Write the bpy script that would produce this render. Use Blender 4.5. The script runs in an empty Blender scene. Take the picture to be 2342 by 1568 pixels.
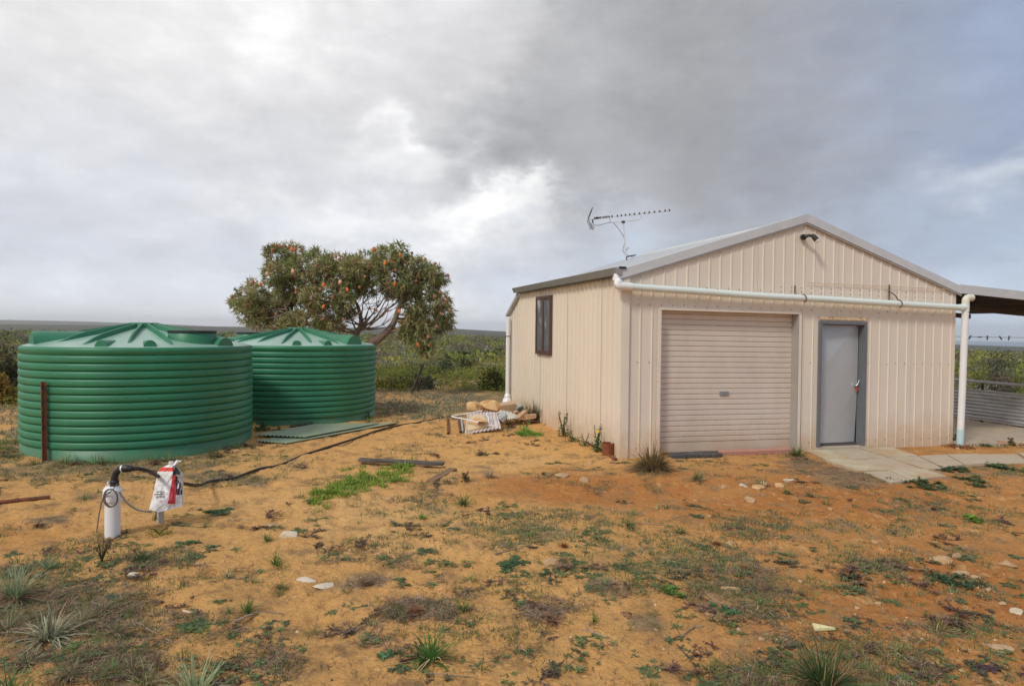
import bpy, math, random
import numpy as np
from mathutils import Vector
R = math.radians
scene = bpy.context.scene
C = scene.collection

# ------------------------------------------------------------------ camera, sky, sun, exposure
PITCH, ROLL, FPX, CAM_H = R(1.07), 0.0105, 1495.0, 1.84
K = 0.0100                       # the yard falls gently to the right
fwd = Vector((0, math.cos(PITCH), -math.sin(PITCH)))
r0 = Vector((1, 0, 0)); u0 = r0.cross(fwd)
right = r0 * math.cos(ROLL) + u0 * math.sin(ROLL)
up = u0 * math.cos(ROLL) - r0 * math.sin(ROLL)
CAM = Vector((0, 0, CAM_H))
cam_d = bpy.data.cameras.new('camera'); cam = bpy.data.objects.new('camera', cam_d); C.objects.link(cam)
from mathutils import Matrix
m3 = Matrix((right, up, -fwd)).transposed()
cam.matrix_world = Matrix.Translation(CAM) @ m3.to_4x4()
cam_d.sensor_width = 36; cam_d.lens = 36 * FPX / 2342; cam_d.clip_start = 0.05; cam_d.clip_end = 20000
scene.camera = cam

SUN_DIR = Vector((-0.50, -0.62, 0.80)).normalized()
world = bpy.data.worlds.new('World'); scene.world = world; world.use_nodes = True
nt = world.node_tree; nt.nodes.clear()
def N(kind, **kw):
    n = nt.nodes.new(kind)
    for k, v in kw.items(): setattr(n, k, v)
    return n
def M(op, *a, clamp=False):
    n = N('ShaderNodeMath', operation=op, use_clamp=clamp)
    for i, v in enumerate(a):
        if isinstance(v, (int, float)): n.inputs[i].default_value = v
        else: nt.links.new(v, n.inputs[i])
    return n.outputs[0]
tc = N('ShaderNodeTexCoord'); sep = N('ShaderNodeSeparateXYZ'); nt.links.new(tc.outputs['Generated'], sep.inputs[0])
az0 = M('ARCTAN2', sep.outputs[0], sep.outputs[1]); el0 = M('ARCSINE', sep.outputs[2])
def skynoise(scale, detail, rough, off, sx=1, sz=2.2, dist=0.0):
    mp = N('ShaderNodeMapping'); mp.inputs['Location'].default_value = off; mp.inputs['Scale'].default_value = (sx, sx, sz)
    nt.links.new(tc.outputs['Generated'], mp.inputs[0])
    n = N('ShaderNodeTexNoise'); n.inputs['Scale'].default_value = scale; n.inputs['Detail'].default_value = detail
    n.inputs['Roughness'].default_value = rough; n.inputs['Distortion'].default_value = dist
    nt.links.new(mp.outputs[0], n.inputs['Vector']); return n
w1 = skynoise(3.4, 6, .58, (3.1, 1.7, .4), 1, 1.6); wsep = N('ShaderNodeSeparateXYZ'); nt.links.new(w1.outputs['Color'], wsep.inputs[0])
w2 = skynoise(11, 6, .6, (9.1, 2.7, 5.4), 1, 1.8); w2s = N('ShaderNodeSeparateXYZ'); nt.links.new(w2.outputs['Color'], w2s.inputs[0])
az = M('ADD', M('ADD', az0, M('MULTIPLY', M('SUBTRACT', w2s.outputs[0], .5), .19)), M('MULTIPLY', M('SUBTRACT', wsep.outputs[0], .5), .34))
el = M('ADD', M('ADD', el0, M('MULTIPLY', M('SUBTRACT', w2s.outputs[1], .5), .125)), M('MULTIPLY', M('SUBTRACT', wsep.outputs[1], .5), .22))
def dirpx(u, v):
    d = (right * ((u - 1171) / FPX) + up * (-(v - 784) / FPX) + fwd).normalized()
    return math.atan2(d.x, d.y), math.asin(d.z)
def blob(u, v, su, sv, az=az, el=el):
    a0, e0 = dirpx(u, v); sa, se = su / FPX, sv / FPX
    x = M('DIVIDE', M('SUBTRACT', az, a0), sa); y = M('DIVIDE', M('SUBTRACT', el, e0), se)
    return M('EXPONENT', M('MULTIPLY', M('ADD', M('MULTIPLY', x, x), M('MULTIPLY', y, y)), -1.0))
def smooth(x, lo, hi):
    n = N('ShaderNodeMapRange', interpolation_type='SMOOTHSTEP'); nt.links.new(x, n.inputs[0])
    n.inputs[1].default_value = lo; n.inputs[2].default_value = hi; return n.outputs[0]
def mixc(f, a, b):
    n = N('ShaderNodeMix', data_type='RGBA'); 
    if isinstance(f, (int, float)): n.inputs[0].default_value = f
    else: nt.links.new(f, n.inputs[0])
    for i, v in ((6, a), (7, b)):
        if isinstance(v, tuple): n.inputs[i].default_value = (*v, 1)
        else: nt.links.new(v, n.inputs[i])
    return n.outputs[2]
# grey overcast deck; one heavier slate cloud bank on the right half, thinning to blue at the far right
f_right = smooth(az, R(-7), R(16)); f_far = smooth(az, R(14), R(40))
f_low = smooth(el, R(13), R(1))
deck = mixc(smooth(el, R(1), R(20)), (.56, .585, .66), (.665, .66, .668))
bank = mixc(f_far, (.325, .325, .345), (.29, .345, .47))
bank = mixc(f_low, bank, (.44, .52, .64))
f_hor = smooth(el0, R(6.5), R(.2))
deck = mixc(M('MULTIPLY', f_hor, .9), deck, (.80, .83, .89)); bank = mixc(M('MULTIPLY', f_hor, .8), bank, (.60, .69, .82))
bank_mask = M('MULTIPLY', f_right, 1.0)
col = mixc(bank_mask, deck, bank)
col = mixc(M('MULTIPLY', blob(1150, 330, 190, 100), .75, clamp=True), col, (.29, .29, .305))
col = mixc(M('MULTIPLY', blob(1500, 200, 330, 190), .40, clamp=True), col, (.315, .315, .32))
col = mixc(M('MULTIPLY', blob(1080, 590, 260, 50), .35, clamp=True), col, (.58, .60, .64))
for (u, v, su, sv, w) in ((1120, 495, 120, 42, 1.1), (1235, 445, 75, 40, .8), (900, 300, 60, 30, .55), (950, 355, 90, 40, .4), (660, 50, 130, 90, .8), (150, 60, 260, 120, .30), (740, 500, 190, 45, .40),
                          (1060, 665, 70, 22, .7), (2290, 440, 140, 40, .30), (1130, 540, 240, 60, .35)):
    col = mixc(M('MULTIPLY', blob(u, v, su, sv), w, clamp=True), col, (.97, .965, .955))
det = skynoise(5.5, 7, .6, (7, 2, 5), 1, 2.0, .25)
dn = M('ADD', M('MULTIPLY', M('SUBTRACT', det.outputs['Fac'], .5), .52), 1.0)
fine = skynoise(14, 6, .6, (1, 9, 2), 1, 2.2, .2)
dn = M('MULTIPLY', dn, M('ADD', M('MULTIPLY', M('SUBTRACT', fine.outputs['Fac'], .5), .30), 1.0))
cloud = N('ShaderNodeVectorMath', operation='SCALE'); nt.links.new(col, cloud.inputs[0]); nt.links.new(dn, cloud.inputs['Scale'])
sky = N('ShaderNodeTexSky', sky_type='NISHITA', sun_disc=False, sun_elevation=math.asin(SUN_DIR.z), sun_rotation=math.atan2(SUN_DIR.x, SUN_DIR.y))
bg_s = N('ShaderNodeBackground'); nt.links.new(sky.outputs[0], bg_s.inputs[0]); bg_s.inputs[1].default_value = .08
bg_c = N('ShaderNodeBackground'); nt.links.new(cloud.outputs[0], bg_c.inputs[0]); bg_c.inputs[1].default_value = .96
mx = N('ShaderNodeMixShader'); mx.inputs[0].default_value = .95
nt.links.new(bg_s.outputs[0], mx.inputs[1]); nt.links.new(bg_c.outputs[0], mx.inputs[2])
wo = N('ShaderNodeOutputWorld'); nt.links.new(mx.outputs[0], wo.inputs[0])

sun_d = bpy.data.lights.new('sun', 'SUN'); sun = bpy.data.objects.new('sun', sun_d); C.objects.link(sun)
sun_d.energy = 1.5; sun_d.angle = R(10); sun_d.color = (1, .95, .87)
sun.rotation_euler = SUN_DIR.to_track_quat('Z', 'Y').to_euler(); sun.location = (-20, -20, 30)
vs = scene.view_settings; vs.view_transform = 'Standard'; vs.look = 'None'; vs.gamma = 1; vs.use_curve_mapping = False; vs.exposure = 0.34
scene.render.engine = 'CYCLES'
scene.cycles.use_denoising = True
scene.cycles.max_bounces = 6; scene.cycles.volume_bounces = 2

# ------------------------------------------------------------------ helpers
rng = np.random.default_rng(7); random.seed(7)
def _hash(ix, iy, seed):
    h = (ix.astype(np.int64) * 374761393 + iy.astype(np.int64) * 668265263 + seed * 1442695041) & 0xFFFFFFFF
    h = ((h ^ (h >> 13)) * 1274126177) & 0xFFFFFFFF
    h = (h ^ (h >> 16)) & 0xFFFFFFFF
    return h / 4294967295.0
def vn(x, y, seed=0):
    x = np.asarray(x, float); y = np.asarray(y, float)
    ix = np.floor(x); iy = np.floor(y); fx = x - ix; fy = y - iy
    ux = fx * fx * fx * (fx * (fx * 6 - 15) + 10); uy = fy * fy * fy * (fy * (fy * 6 - 15) + 10)
    a = _hash(ix, iy, seed); b = _hash(ix + 1, iy, seed); c = _hash(ix, iy + 1, seed); d = _hash(ix + 1, iy + 1, seed)
    return (a * (1 - ux) + b * ux) * (1 - uy) + (c * (1 - ux) + d * ux) * uy
def fbm(x, y, o=4, seed=0, g=.5):
    s = 0; a = 1; t = 0
    for i in range(o):
        s = s + a * vn(np.asarray(x) * 2 ** i + 17.3 * i, np.asarray(y) * 2 ** i - 9.1 * i, seed + i); t += a; a *= g
    return s / t
def sst(x, a, b):
    t = np.clip((x - a) / (b - a), 0, 1); return t * t * (3 - 2 * t)

# shed frame: a runs along the front wall, s runs back along the side wall
FX, FY = 1.62, 9.60
UA = np.array((.9605, .2782)); US = np.array((-.2782, .9605))
def W(a, s, z):
    x = FX + a * UA[0] + s * US[0]; y = FY + a * UA[1] + s * US[1]
    return (x, y, z - K * x)
def to_as(x, y):
    dx, dy = np.asarray(x) - FX, np.asarray(y) - FY
    return dx * UA[0] + dy * UA[1], dx * US[0] + dy * US[1]

# far profile: (photo column, height of far edge) for the scrub ridge, hill range and faint range
def prof(pts, az_):
    A = [dirpx(u, v) for u, v in pts]
    return np.interp(az_, [a for a, e in A], [math.tan(e) for a, e in A])
RIDGE = [(-200, 757), (0, 757), (500, 762), (1000, 768), (1160, 773), (1700, 789), (2200, 803), (2342, 806), (2600, 809)]
HILL = [(-200, 739), (0, 741), (300, 744), (560, 747), (700, 750), (950, 748), (1050, 752), (1160, 758), (1500, 775), (2190, 788), (2342, 793), (2700, 796)]
FAR = [(-200, 730), (0, 731), (200, 735), (400, 742), (700, 756), (1171, 800), (2342, 830)]
def height(x, y):
    x = np.asarray(x, float); y = np.asarray(y, float)
    r = np.hypot(x, y); az_ = np.arctan2(x, y)
    az_c = np.clip(az_, R(-50), R(50))
    near = -K * x
    fade = sst(r, 20, 2.5) * 0 + np.clip((16 - r) / 6, 0, 1)
    und = (fbm(x * .55, y * .55, 3, 5) - .5) * .07 + (fbm(x * 2.2, y * 2.2, 3, 9) - .5) * .035
    a, s = to_as(x, y)
    flat = sst(np.maximum(np.maximum(-1.0 - a, a - 11.5), np.maximum(-2.1 - s, s - 8)), 0, .8)
    near = near + und * (.25 + .75 * flat) * sst(r, 60, 25)
    near = near + .035 * sst(-a, .2, .6) * sst(-a, 6, 2) * sst(s, -1, 3) * 0
    # spoil bank in front of the roller door, hollow at its foot
    def bump(cx, cy, rx, ry, h): return h * np.exp(-((x - cx) / rx) ** 2 - ((y - cy) / ry) ** 2)
    near = near + bump(2.0, 8.3, 1.1, .38, .075) + bump(4.2, 8.3, .9, .5, .07) - bump(1.3, 7.3, 1.0, .35, .07) + bump(-2.3, 7.2, 1.2, .3, .04)
    near = near + sst(r, 24, 14) * ((fbm(x * 9, y * 9, 3, 41) - .5) * .024 * flat + (fbm(x * 28, y * 28, 2, 43) - .5) * .010 - np.clip(.38 - fbm(x * 5, y * 5, 2, 47), 0, 1) * .11 * flat - np.clip(.30 - vn(x * 3.1, y * 4.2, 49), 0, 1) * .07 * flat)
    # scrubland: falls into a shallow valley, then up to a ridge, then the far hills
    big = (fbm(x / 34, y / 34, 3, 21) - .5)
    ridge_z = CAM_H + 260 * prof(RIDGE, az_c) - 1.0
    hill_z = CAM_H + 1800 * prof(HILL, az_c); far_z = CAM_H + 3900 * prof(FAR, az_c)
    t1 = sst(r, 17, 80); valley = -3.4 + big * 2.2
    z = near * (1 - sst(r, 30, 90)) + valley * t1
    z = z * (1 - sst(r, 85, 260)) + ridge_z * sst(r, 85, 260)
    mid = np.minimum(ridge_z, hill_z) - 9
    z = np.where(r > 260, ridge_z + (mid - ridge_z) * sst(r, 260, 620), z)
    z = np.where(r > 620, mid + (hill_z - mid) * sst(r, 620, 1800), z)
    z = np.where(r > 1800, hill_z + (np.minimum(far_z, hill_z - 14) * 0 + far_z - hill_z) * sst(r, 2300, 3900) - 16 * sst(r, 1800, 2400) * sst(r, 3900, 2400), z)
    z = np.where(r > 3900, far_z - 60 * sst(r, 3900, 5200), z)
    return np.maximum(z, -66)
def gz(x, y): return float(height(x, y))
def ray(u, v): return right * ((u - 1171) / FPX) + up * (-(v - 784) / FPX) + fwd
def at(u, v, Y):                       # point at distance Y ahead
    d = ray(u, v); return CAM + d * (Y / d.y)
def G(u, v):                           # where a photo point meets the ground
    d = ray(u, v); z = 0.0; p = CAM
    for _ in range(5):
        t = (z - CAM_H) / d.z; p = CAM + d * t; z = gz(p.x, p.y)
    return np.array((p.x, p.y, z))
def Gv(u, v):                          # the same for many points at once
    d = ((u - 1171) / FPX)[:, None] * np.array(right) - ((v - 784) / FPX)[:, None] * np.array(up) + np.array(fwd); z = np.zeros(len(u))
    for _ in range(6):
        t = (z - CAM_H) / d[:, 2]; x, y = d[:, 0] * t, d[:, 1] * t; z = height(x, y)
    return np.stack([x, y, z], 1)
def proj(P):
    P = np.asarray(P, float) - np.array(CAM)
    x = P @ np.array(right); y = P @ np.array(up); z = P @ np.array(fwd)
    return 1171 + FPX * x / z, 784 - FPX * y / z

class MB:
    def __init__(s): s.v = []; s.f = []; s.c = []; s.n = 0; s.mi = []
    def add(s, v, f, c=None, mi=0):
        v = np.asarray(v, np.float64).reshape(-1, 3)
        if len(v) == 0 or len(f) == 0: return s
        if isinstance(f, np.ndarray): groups = [f]
        else:
            groups = {}
            for q in f: groups.setdefault(len(q), []).append(q)
            groups = [np.asarray(g, np.int64) for g in groups.values()]
        for g in groups: s.f.append(g + s.n); s.mi.append((len(g), mi))
        s.v.append(v); s.n += len(v)
        if c is None: c = (1, 1, 1)
        c = np.asarray(c, float)
        s.c.append(np.broadcast_to(c, (len(v), 3)) if c.ndim == 1 else c); return s
    def poly(s, pts, c=None): return s.add(pts, [list(range(len(pts)))], c)
    def box(s, c, size, ax=None, col=None, jit=0):
        ax = np.eye(3) if ax is None else np.asarray(ax, float)
        h = np.asarray(size) / 2
        sg = np.array([(-1,-1,-1),(1,-1,-1),(1,1,-1),(-1,1,-1),(-1,-1,1),(1,-1,1),(1,1,1),(-1,1,1)], float)
        v = np.asarray(c) + (sg * h) @ ax
        if jit: v = v + rng.normal(0, jit, v.shape)
        return s.add(v, [(0,3,2,1),(4,5,6,7),(0,1,5,4),(1,2,6,5),(2,3,7,6),(3,0,4,7)], col)
    def hexa(s, v8, col=None):
        return s.add(v8, [(0,3,2,1),(4,5,6,7),(0,1,5,4),(1,2,6,5),(2,3,7,6),(3,0,4,7)], col)
    def tube(s, pts, r, n=8, col=None, cap=True):
        P = np.asarray(pts, float); r = np.broadcast_to(np.asarray(r, float), (len(P),))
        T = np.gradient(P, axis=0); T /= np.linalg.norm(T, axis=1)[:, None] + 1e-12
        ref = np.array((0, 0, 1.)) if abs(T[0][2]) < .9 else np.array((1., 0, 0))
        u = np.cross(T[0], ref); u /= np.linalg.norm(u); V = []
        ang = np.arange(n) * 2 * np.pi / n
        for i in range(len(P)):
            u = u - T[i] * (u @ T[i]); u /= np.linalg.norm(u) + 1e-12; w = np.cross(T[i], u)
            V.append(P[i] + r[i] * (np.cos(ang)[:, None] * u + np.sin(ang)[:, None] * w))
        F = []
        for i in range(len(P) - 1):
            for j in range(n):
                k = (j + 1) % n; F.append((i*n+j, i*n+k, (i+1)*n+k, (i+1)*n+j))
        c = col
        if c is not None and np.ndim(c) == 2: c = np.repeat(np.asarray(c), n, 0)
        s.add(np.concatenate(V), F, c)
        if cap:
            cc = None if c is None else (c if np.ndim(c) == 1 else c[0])
            s.add(V[0], [list(range(n))[::-1]], cc); s.add(V[-1], [list(range(n))], cc)
        return s
    def lathe(s, prof_, n=48, c=(0, 0, 0), col=None, a0=0, a1=2 * np.pi):
        full = abs(a1 - a0 - 2 * np.pi) < 1e-6
        ang = np.linspace(a0, a1, n + (0 if full else 1), endpoint=not full); m = len(ang)
        V = np.concatenate([np.stack([c[0] + r * np.cos(ang), c[1] + r * np.sin(ang), np.full(m, c[2] + z)], 1) for r, z in prof_])
        F = []
        for i in range(len(prof_) - 1):
            for j in range(m if full else m - 1):
                k = (j + 1) % m; F.append((i*m+j, i*m+k, (i+1)*m+k, (i+1)*m+j))
        return s.add(V, F, col)
    def build(s, name, mat, parent=None, smooth=False, loc=None):
        V = np.concatenate(s.v); Cc = np.concatenate(s.c)
        base = np.zeros(3)
        if parent is not None: base = np.array(wl(parent))
        elif loc is not None: base = np.asarray(loc, float)
        me = bpy.data.meshes.new(name)
        V = V - base
        counts = []; idx = []
        for f in s.f:
            if f.ndim == 2: counts.append(np.full(len(f), f.shape[1])); idx.append(f.ravel())
        counts = np.concatenate(counts); idx = np.concatenate(idx)
        me.vertices.add(len(V)); me.vertices.foreach_set('co', V.astype(np.float32).ravel())
        me.loops.add(len(idx)); me.loops.foreach_set('vertex_index', idx.astype(np.int32))
        me.polygons.add(len(counts)); st = np.concatenate([[0], np.cumsum(counts)[:-1]])
        me.polygons.foreach_set('loop_start', st.astype(np.int32)); me.polygons.foreach_set('loop_total', counts.astype(np.int32))
        mats = mat if isinstance(mat, (list, tuple)) else [mat]
        for m_ in mats: me.materials.append(m_)
        if len(mats) > 1: me.polygons.foreach_set('material_index', np.concatenate([np.full(n_, mi) for n_, mi in s.mi]).astype(np.int32))
        ca = me.color_attributes.new('Col', 'FLOAT_COLOR', 'POINT')
        ca.data.foreach_set('color', np.concatenate([Cc, np.ones((len(Cc), 1))], 1).astype(np.float32).ravel())
        me.update(calc_edges=True); me.validate()
        me.shade_smooth() if smooth else me.shade_flat()
        o = bpy.data.objects.new(name, me); C.objects.link(o)
        if parent is not None: o.parent = parent
        else: o.location = base
        return o
def wl(o):
    p = np.zeros(3)
    while o is not None: p = p + np.array(o.location); o = o.parent
    return p
def tag(o, label, cat, group=None):
    o['label'] = label; o['category'] = cat
    if group: o['group'] = group
    return o
def thing(name, label, cat, loc, group=None):
    o = bpy.data.objects.new(name, None); C.objects.link(o); o.location = loc; o.empty_display_size = .1
    return tag(o, label, cat, group)
def lerp(a, b, t): return np.asarray(a, float) + (np.asarray(b, float) - np.asarray(a, float)) * t
def spline(pts, n=8):
    P = np.asarray(pts, float); Q = np.concatenate([[2*P[0]-P[1]], P, [2*P[-1]-P[-2]]]); out = []
    for i in range(1, len(Q) - 2):
        for t in np.linspace(0, 1, n, endpoint=False):
            a, b, c, d = Q[i-1], Q[i], Q[i+1], Q[i+2]
            out.append(.5 * (2*b + (c-a)*t + (2*a-5*b+4*c-d)*t*t + (3*b-a-3*c+d)*t**3))
    out.append(P[-1]); return np.array(out)

# ------------------------------------------------------------------ materials
def mat(name, col=(.5, .5, .5), rough=.6, metal=0, var=.12, scale=6, bump=0, bscale=40, attr=False, col2=None, thr=(.45, .65), spec=.5, stretch=(1, 1, 1), detail=5, mscale=None, gain=1.0, splash=None):
    m = bpy.data.materials.new(name); m.use_nodes = True; t = m.node_tree; b = t.nodes['Principled BSDF']
    L = t.links.new
    tcn = t.nodes.new('ShaderNodeTexCoord'); mp = t.nodes.new('ShaderNodeMapping'); mp.inputs['Scale'].default_value = stretch
    geo = t.nodes.new('ShaderNodeNewGeometry')
    L(geo.outputs['Position'], mp.inputs[0])
    n = t.nodes.new('ShaderNodeTexNoise'); n.inputs['Scale'].default_value = scale; n.inputs['Detail'].default_value = detail; n.inputs['Roughness'].default_value = .62
    L(mp.outputs[0], n.inputs['Vector'])
    if attr:
        a = t.nodes.new('ShaderNodeAttribute'); a.attribute_name = 'Col'; src = a.outputs['Color']
    else:
        rgb = t.nodes.new('ShaderNodeRGB'); rgb.outputs[0].default_value = (*col, 1); src = rgb.outputs[0]
    if col2 is not None:
        n2 = t.nodes.new('ShaderNodeTexNoise'); n2.inputs['Scale'].default_value = mscale or scale * .37; n2.inputs['Detail'].default_value = 6; n2.inputs['Roughness'].default_value = .65
        L(mp.outputs[0], n2.inputs['Vector'])
        mr = t.nodes.new('ShaderNodeMapRange'); mr.interpolation_type = 'SMOOTHSTEP'; mr.inputs[1].default_value = thr[0]; mr.inputs[2].default_value = thr[1]
        L(n2.outputs['Fac'], mr.inputs[0])
        mixn = t.nodes.new('ShaderNodeMix'); mixn.data_type = 'RGBA'; L(mr.outputs[0], mixn.inputs[0]); L(src, mixn.inputs[6]); mixn.inputs[7].default_value = (*col2, 1); src = mixn.outputs[2]
    mr2 = t.nodes.new('ShaderNodeMapRange'); mr2.inputs[1].default_value = .25; mr2.inputs[2].default_value = .75; mr2.inputs[3].default_value = gain * (1 - var); mr2.inputs[4].default_value = gain * (1 + var)
    L(n.outputs['Fac'], mr2.inputs[0])
    sc = t.nodes.new('ShaderNodeVectorMath'); sc.operation = 'SCALE'; L(src, sc.inputs[0]); L(mr2.outputs[0], sc.inputs['Scale'])
    fin = sc.outputs[0]
    if splash is not None:                                            # dried sand thrown up along the foot of the sheet
        sp = t.nodes.new('ShaderNodeSeparateXYZ'); L(geo.outputs['Position'], sp.inputs[0])
        ns = t.nodes.new('ShaderNodeTexNoise'); ns.inputs['Scale'].default_value = 3.1; ns.inputs['Detail'].default_value = 8; ns.inputs['Roughness'].default_value = .72; L(geo.outputs['Position'], ns.inputs['Vector'])
        ad = t.nodes.new('ShaderNodeMath'); ad.operation = 'MULTIPLY_ADD'; L(ns.outputs['Fac'], ad.inputs[0]); ad.inputs[1].default_value = -1.1; L(sp.outputs[2], ad.inputs[2])
        mk = t.nodes.new('ShaderNodeMapRange'); mk.interpolation_type = 'SMOOTHSTEP'; L(ad.outputs[0], mk.inputs[0]); mk.inputs[1].default_value = splash[3]; mk.inputs[2].default_value = -.62; mk.inputs[3].default_value = 0; mk.inputs[4].default_value = .62
        mz = t.nodes.new('ShaderNodeMix'); mz.data_type = 'RGBA'; L(mk.outputs[0], mz.inputs[0]); L(fin, mz.inputs[6]); mz.inputs[7].default_value = (*splash[:3], 1); fin = mz.outputs[2]
    L(fin, b.inputs['Base Color'])
    b.inputs['Roughness'].default_value = rough; b.inputs['Metallic'].default_value = metal; b.inputs['Specular IOR Level'].default_value = spec
    if bump:
        bn = t.nodes.new('ShaderNodeTexNoise'); bn.inputs['Scale'].default_value = bscale; bn.inputs['Detail'].default_value = 6; L(mp.outputs[0], bn.inputs['Vector'])
        bp = t.nodes.new('ShaderNodeBump'); bp.inputs['Strength'].default_value = 1; bp.inputs['Distance'].default_value = bump; L(bn.outputs['Fac'], bp.inputs['Height']); L(bp.outputs[0], b.inputs['Normal'])
    return m
CREAM = mat('cream_steel', (.765, .68, .57), .45, 0, .05, 2.2, .0012, 9, col2=(.70, .61, .50), thr=(.48, .78), stretch=(1, 1, .35), mscale=1.1, splash=(.56, .38, .21, .05))
CREAM_TRIM = mat('cream_trim', (.77, .685, .575), .45, 0, .05, 3, splash=(.56, .38, .21, .05))
ROLLER = mat('roller_paint', (.67, .585, .50), .5, 0, .05, 3, .0008, 12, col2=(.61, .53, .45), thr=(.5, .75), stretch=(1, 1, .5), mscale=1.3, splash=(.50, .35, .21, .0))
ZINC = mat('zinc_roof', (.60, .61, .61), .42, .10, .07, 5, col2=(.52, .53, .535), thr=(.5, .75))
GREY_TRIM = mat('grey_trim', (.40, .38, .35), .45, .15, .08, 5)
GUTTER = mat('gutter_grey', (.33, .33, .32), .5, .3, .10, 4)
DOOR_GREY = mat('door_zinc', (.475, .49, .50), .36, .3, .06, 3, .001, 5, col2=(.47, .48, .49), thr=(.5, .8))
FRAME_GREY = mat('frame_grey', (.17, .18, .195), .5, .2, .10, 6)
BROWN = mat('brown_frame', (.10, .055, .045), .55, 0, .2, 8, col2=(.18, .10, .08), thr=(.55, .75))
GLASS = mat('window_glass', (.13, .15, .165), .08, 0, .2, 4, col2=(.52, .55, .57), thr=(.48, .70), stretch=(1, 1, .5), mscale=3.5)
MINT = mat('mint_pipe', (.72, .80, .745), .4, 0, .05, 2, col2=(.68, .73, .67), thr=(.55, .8))
MINT2 = mat('mint_faded', (.70, .78, .72), .4, 0, .04, 3)
PALE_BLUE = mat('pale_blue_pipe', (.50, .70, .72), .45, 0, .06, 4)
PVC = mat('white_pvc', (.80, .80, .79), .35, 0, .04, 6, col2=(.72, .69, .62), thr=(.58, .8), mscale=5)
PVC_CREAM = mat('cream_pvc', (.70, .68, .56), .45, 0, .05, 6)
RUST = mat('rust', (.22, .075, .035), .85, 0, .35, 18, .002, 60, col2=(.10, .045, .03), thr=(.45, .65))
RUSTY_STRAP = mat('rusty_strap', (.16, .10, .07), .8, 0, .3, 20, col2=(.25, .18, .13))
BLACK = mat('black_plastic', (.018, .018, .019), .45, 0, .25, 10)
HOSE = mat('black_poly', (.022, .020, .018), .55, 0, .3, 12, col2=(.07, .045, .025), thr=(.55, .75))
CHROME = mat('chrome', (.75, .75, .76), .2, 1, .03, 5)
RED = mat('red_plastic', (.62, .06, .02), .5, 0, .1, 8)
ALU = mat('aluminium', (.72, .72, .70), .4, .5, .06, 9)
LENS = mat('lamp_glass', (.75, .75, .74), .12, 0, .1, 20)
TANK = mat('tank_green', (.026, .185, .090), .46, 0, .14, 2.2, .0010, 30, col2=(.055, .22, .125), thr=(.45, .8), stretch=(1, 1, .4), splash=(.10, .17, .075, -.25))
TANK_ROOF = mat('tank_roof_green', (.24, .40, .31), .30, 0, .08, 4, .001, 20, col2=(.36, .49, .42), thr=(.40, .75))  # chalky green, lightened so the colour carries the sky's sheen on the panels
TANK_DARK = mat('strainer_mesh', (.015, .02, .02), .6, 0, .2, 30)
STONE = mat('limestone', (.64, .42, .20), .85, 0, .22, 10, .015, 14, col2=(.52, .25, .08), thr=(.46, .62), mscale=7)
PALE_STONE = mat('pale_stone', (.46, .31, .175), .85, 0, .18, 12, .008, 25, col2=(.42, .23, .09), thr=(.48, .68))
FLAG = mat('flagstone', (.66, .50, .31), .85, 0, .15, 9, .006, 18, col2=(.55, .30, .11), thr=(.48, .60), mscale=4.5)
FIBRO = mat('fibro_sheet', (.60, .54, .53), .8, 0, .12, 9, .002, 40, col2=(.46, .42, .40), thr=(.52, .7))
BRICK_TAN = mat('tan_brick', (.50, .33, .20), .9, 0, .12, 12, .003, 60)
BRICK_RED = mat('red_brick', (.48, .24, .18), .9, 0, .15, 12, .003, 60, col2=(.55, .40, .33), thr=(.55, .72))
BRICK_DARK = mat('dark_brick', (.075, .072, .07), .9, 0, .25, 12, .003, 60, col2=(.13, .12, .11), thr=(.5, .7))
CONCRETE = mat('concrete', (.47, .385, .285), .85, 0, .10, 4, .003, 30, col2=(.56, .42, .26), thr=(.46, .66), mscale=2.2)
SLAB_A = mat('slab_mossy', (.53, .48, .34), .88, 0, .10, 6, .003, 40, col2=(.48, .34, .20), thr=(.38, .60), mscale=1.6)
SLAB_B = mat('slab_grey', (.48, .395, .28), .88, 0, .10, 6, .003, 40, col2=(.47, .35, .23), thr=(.45, .66), mscale=1.8)
TIMBER = mat('old_timber', (.085, .07, .06), .85, 0, .3, 9, .004, 30, col2=(.17, .15, .13), thr=(.5, .66), stretch=(1, 6, 6))
TIMBER2 = mat('brown_timber', (.23, .13, .07), .85, 0, .25, 9, .004, 30, stretch=(1, 6, 6))
GREEN_SHEET = mat('faded_green_sheet', (.27, .33, .21), .55, 0, .12, 5, .001, 30, col2=(.36, .33, .22), thr=(.52, .72))
GALV = mat('galvanised', (.50, .51, .51), .5, .4, .12, 5, col2=(.36, .35, .34), thr=(.5, .7))
DARK_STEEL = mat('dark_steel', (.07, .055, .045), .7, .2, .2, 6)
PLASTIC_BAG = mat('clear_plastic', (.36, .37, .37), .3, 0, .25, 20, .02, 18)
WIRE = mat('wire_grey', (.20, .20, .20), .5, .3, .1, 9)
CONDUIT = mat('grey_conduit', (.42, .42, .42), .5, 0, .08, 6)
PEG = mat('wooden_peg', (.22, .14, .09), .8, 0, .2, 30)
BAG = mat('feed_bag', rough=.42, attr=True, var=.05, scale=14, bump=.006, bscale=12)
INK = mat('printed_ink', (.03, .03, .03), .5)
def leafy_mat(m, k=.35):
    t = m.node_tree; b = t.nodes['Principled BSDF']; src = b.inputs['Base Color'].links[0].from_socket; tr = t.nodes.new('ShaderNodeBsdfTranslucent'); t.links.new(src, tr.inputs[0]); mxs = t.nodes.new('ShaderNodeMixShader'); mxs.inputs[0].default_value = k
    t.links.new(b.outputs[0], mxs.inputs[1]); t.links.new(tr.outputs[0], mxs.inputs[2]); t.links.new(mxs.outputs[0], t.nodes['Material Output'].inputs[0]); return m
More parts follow.
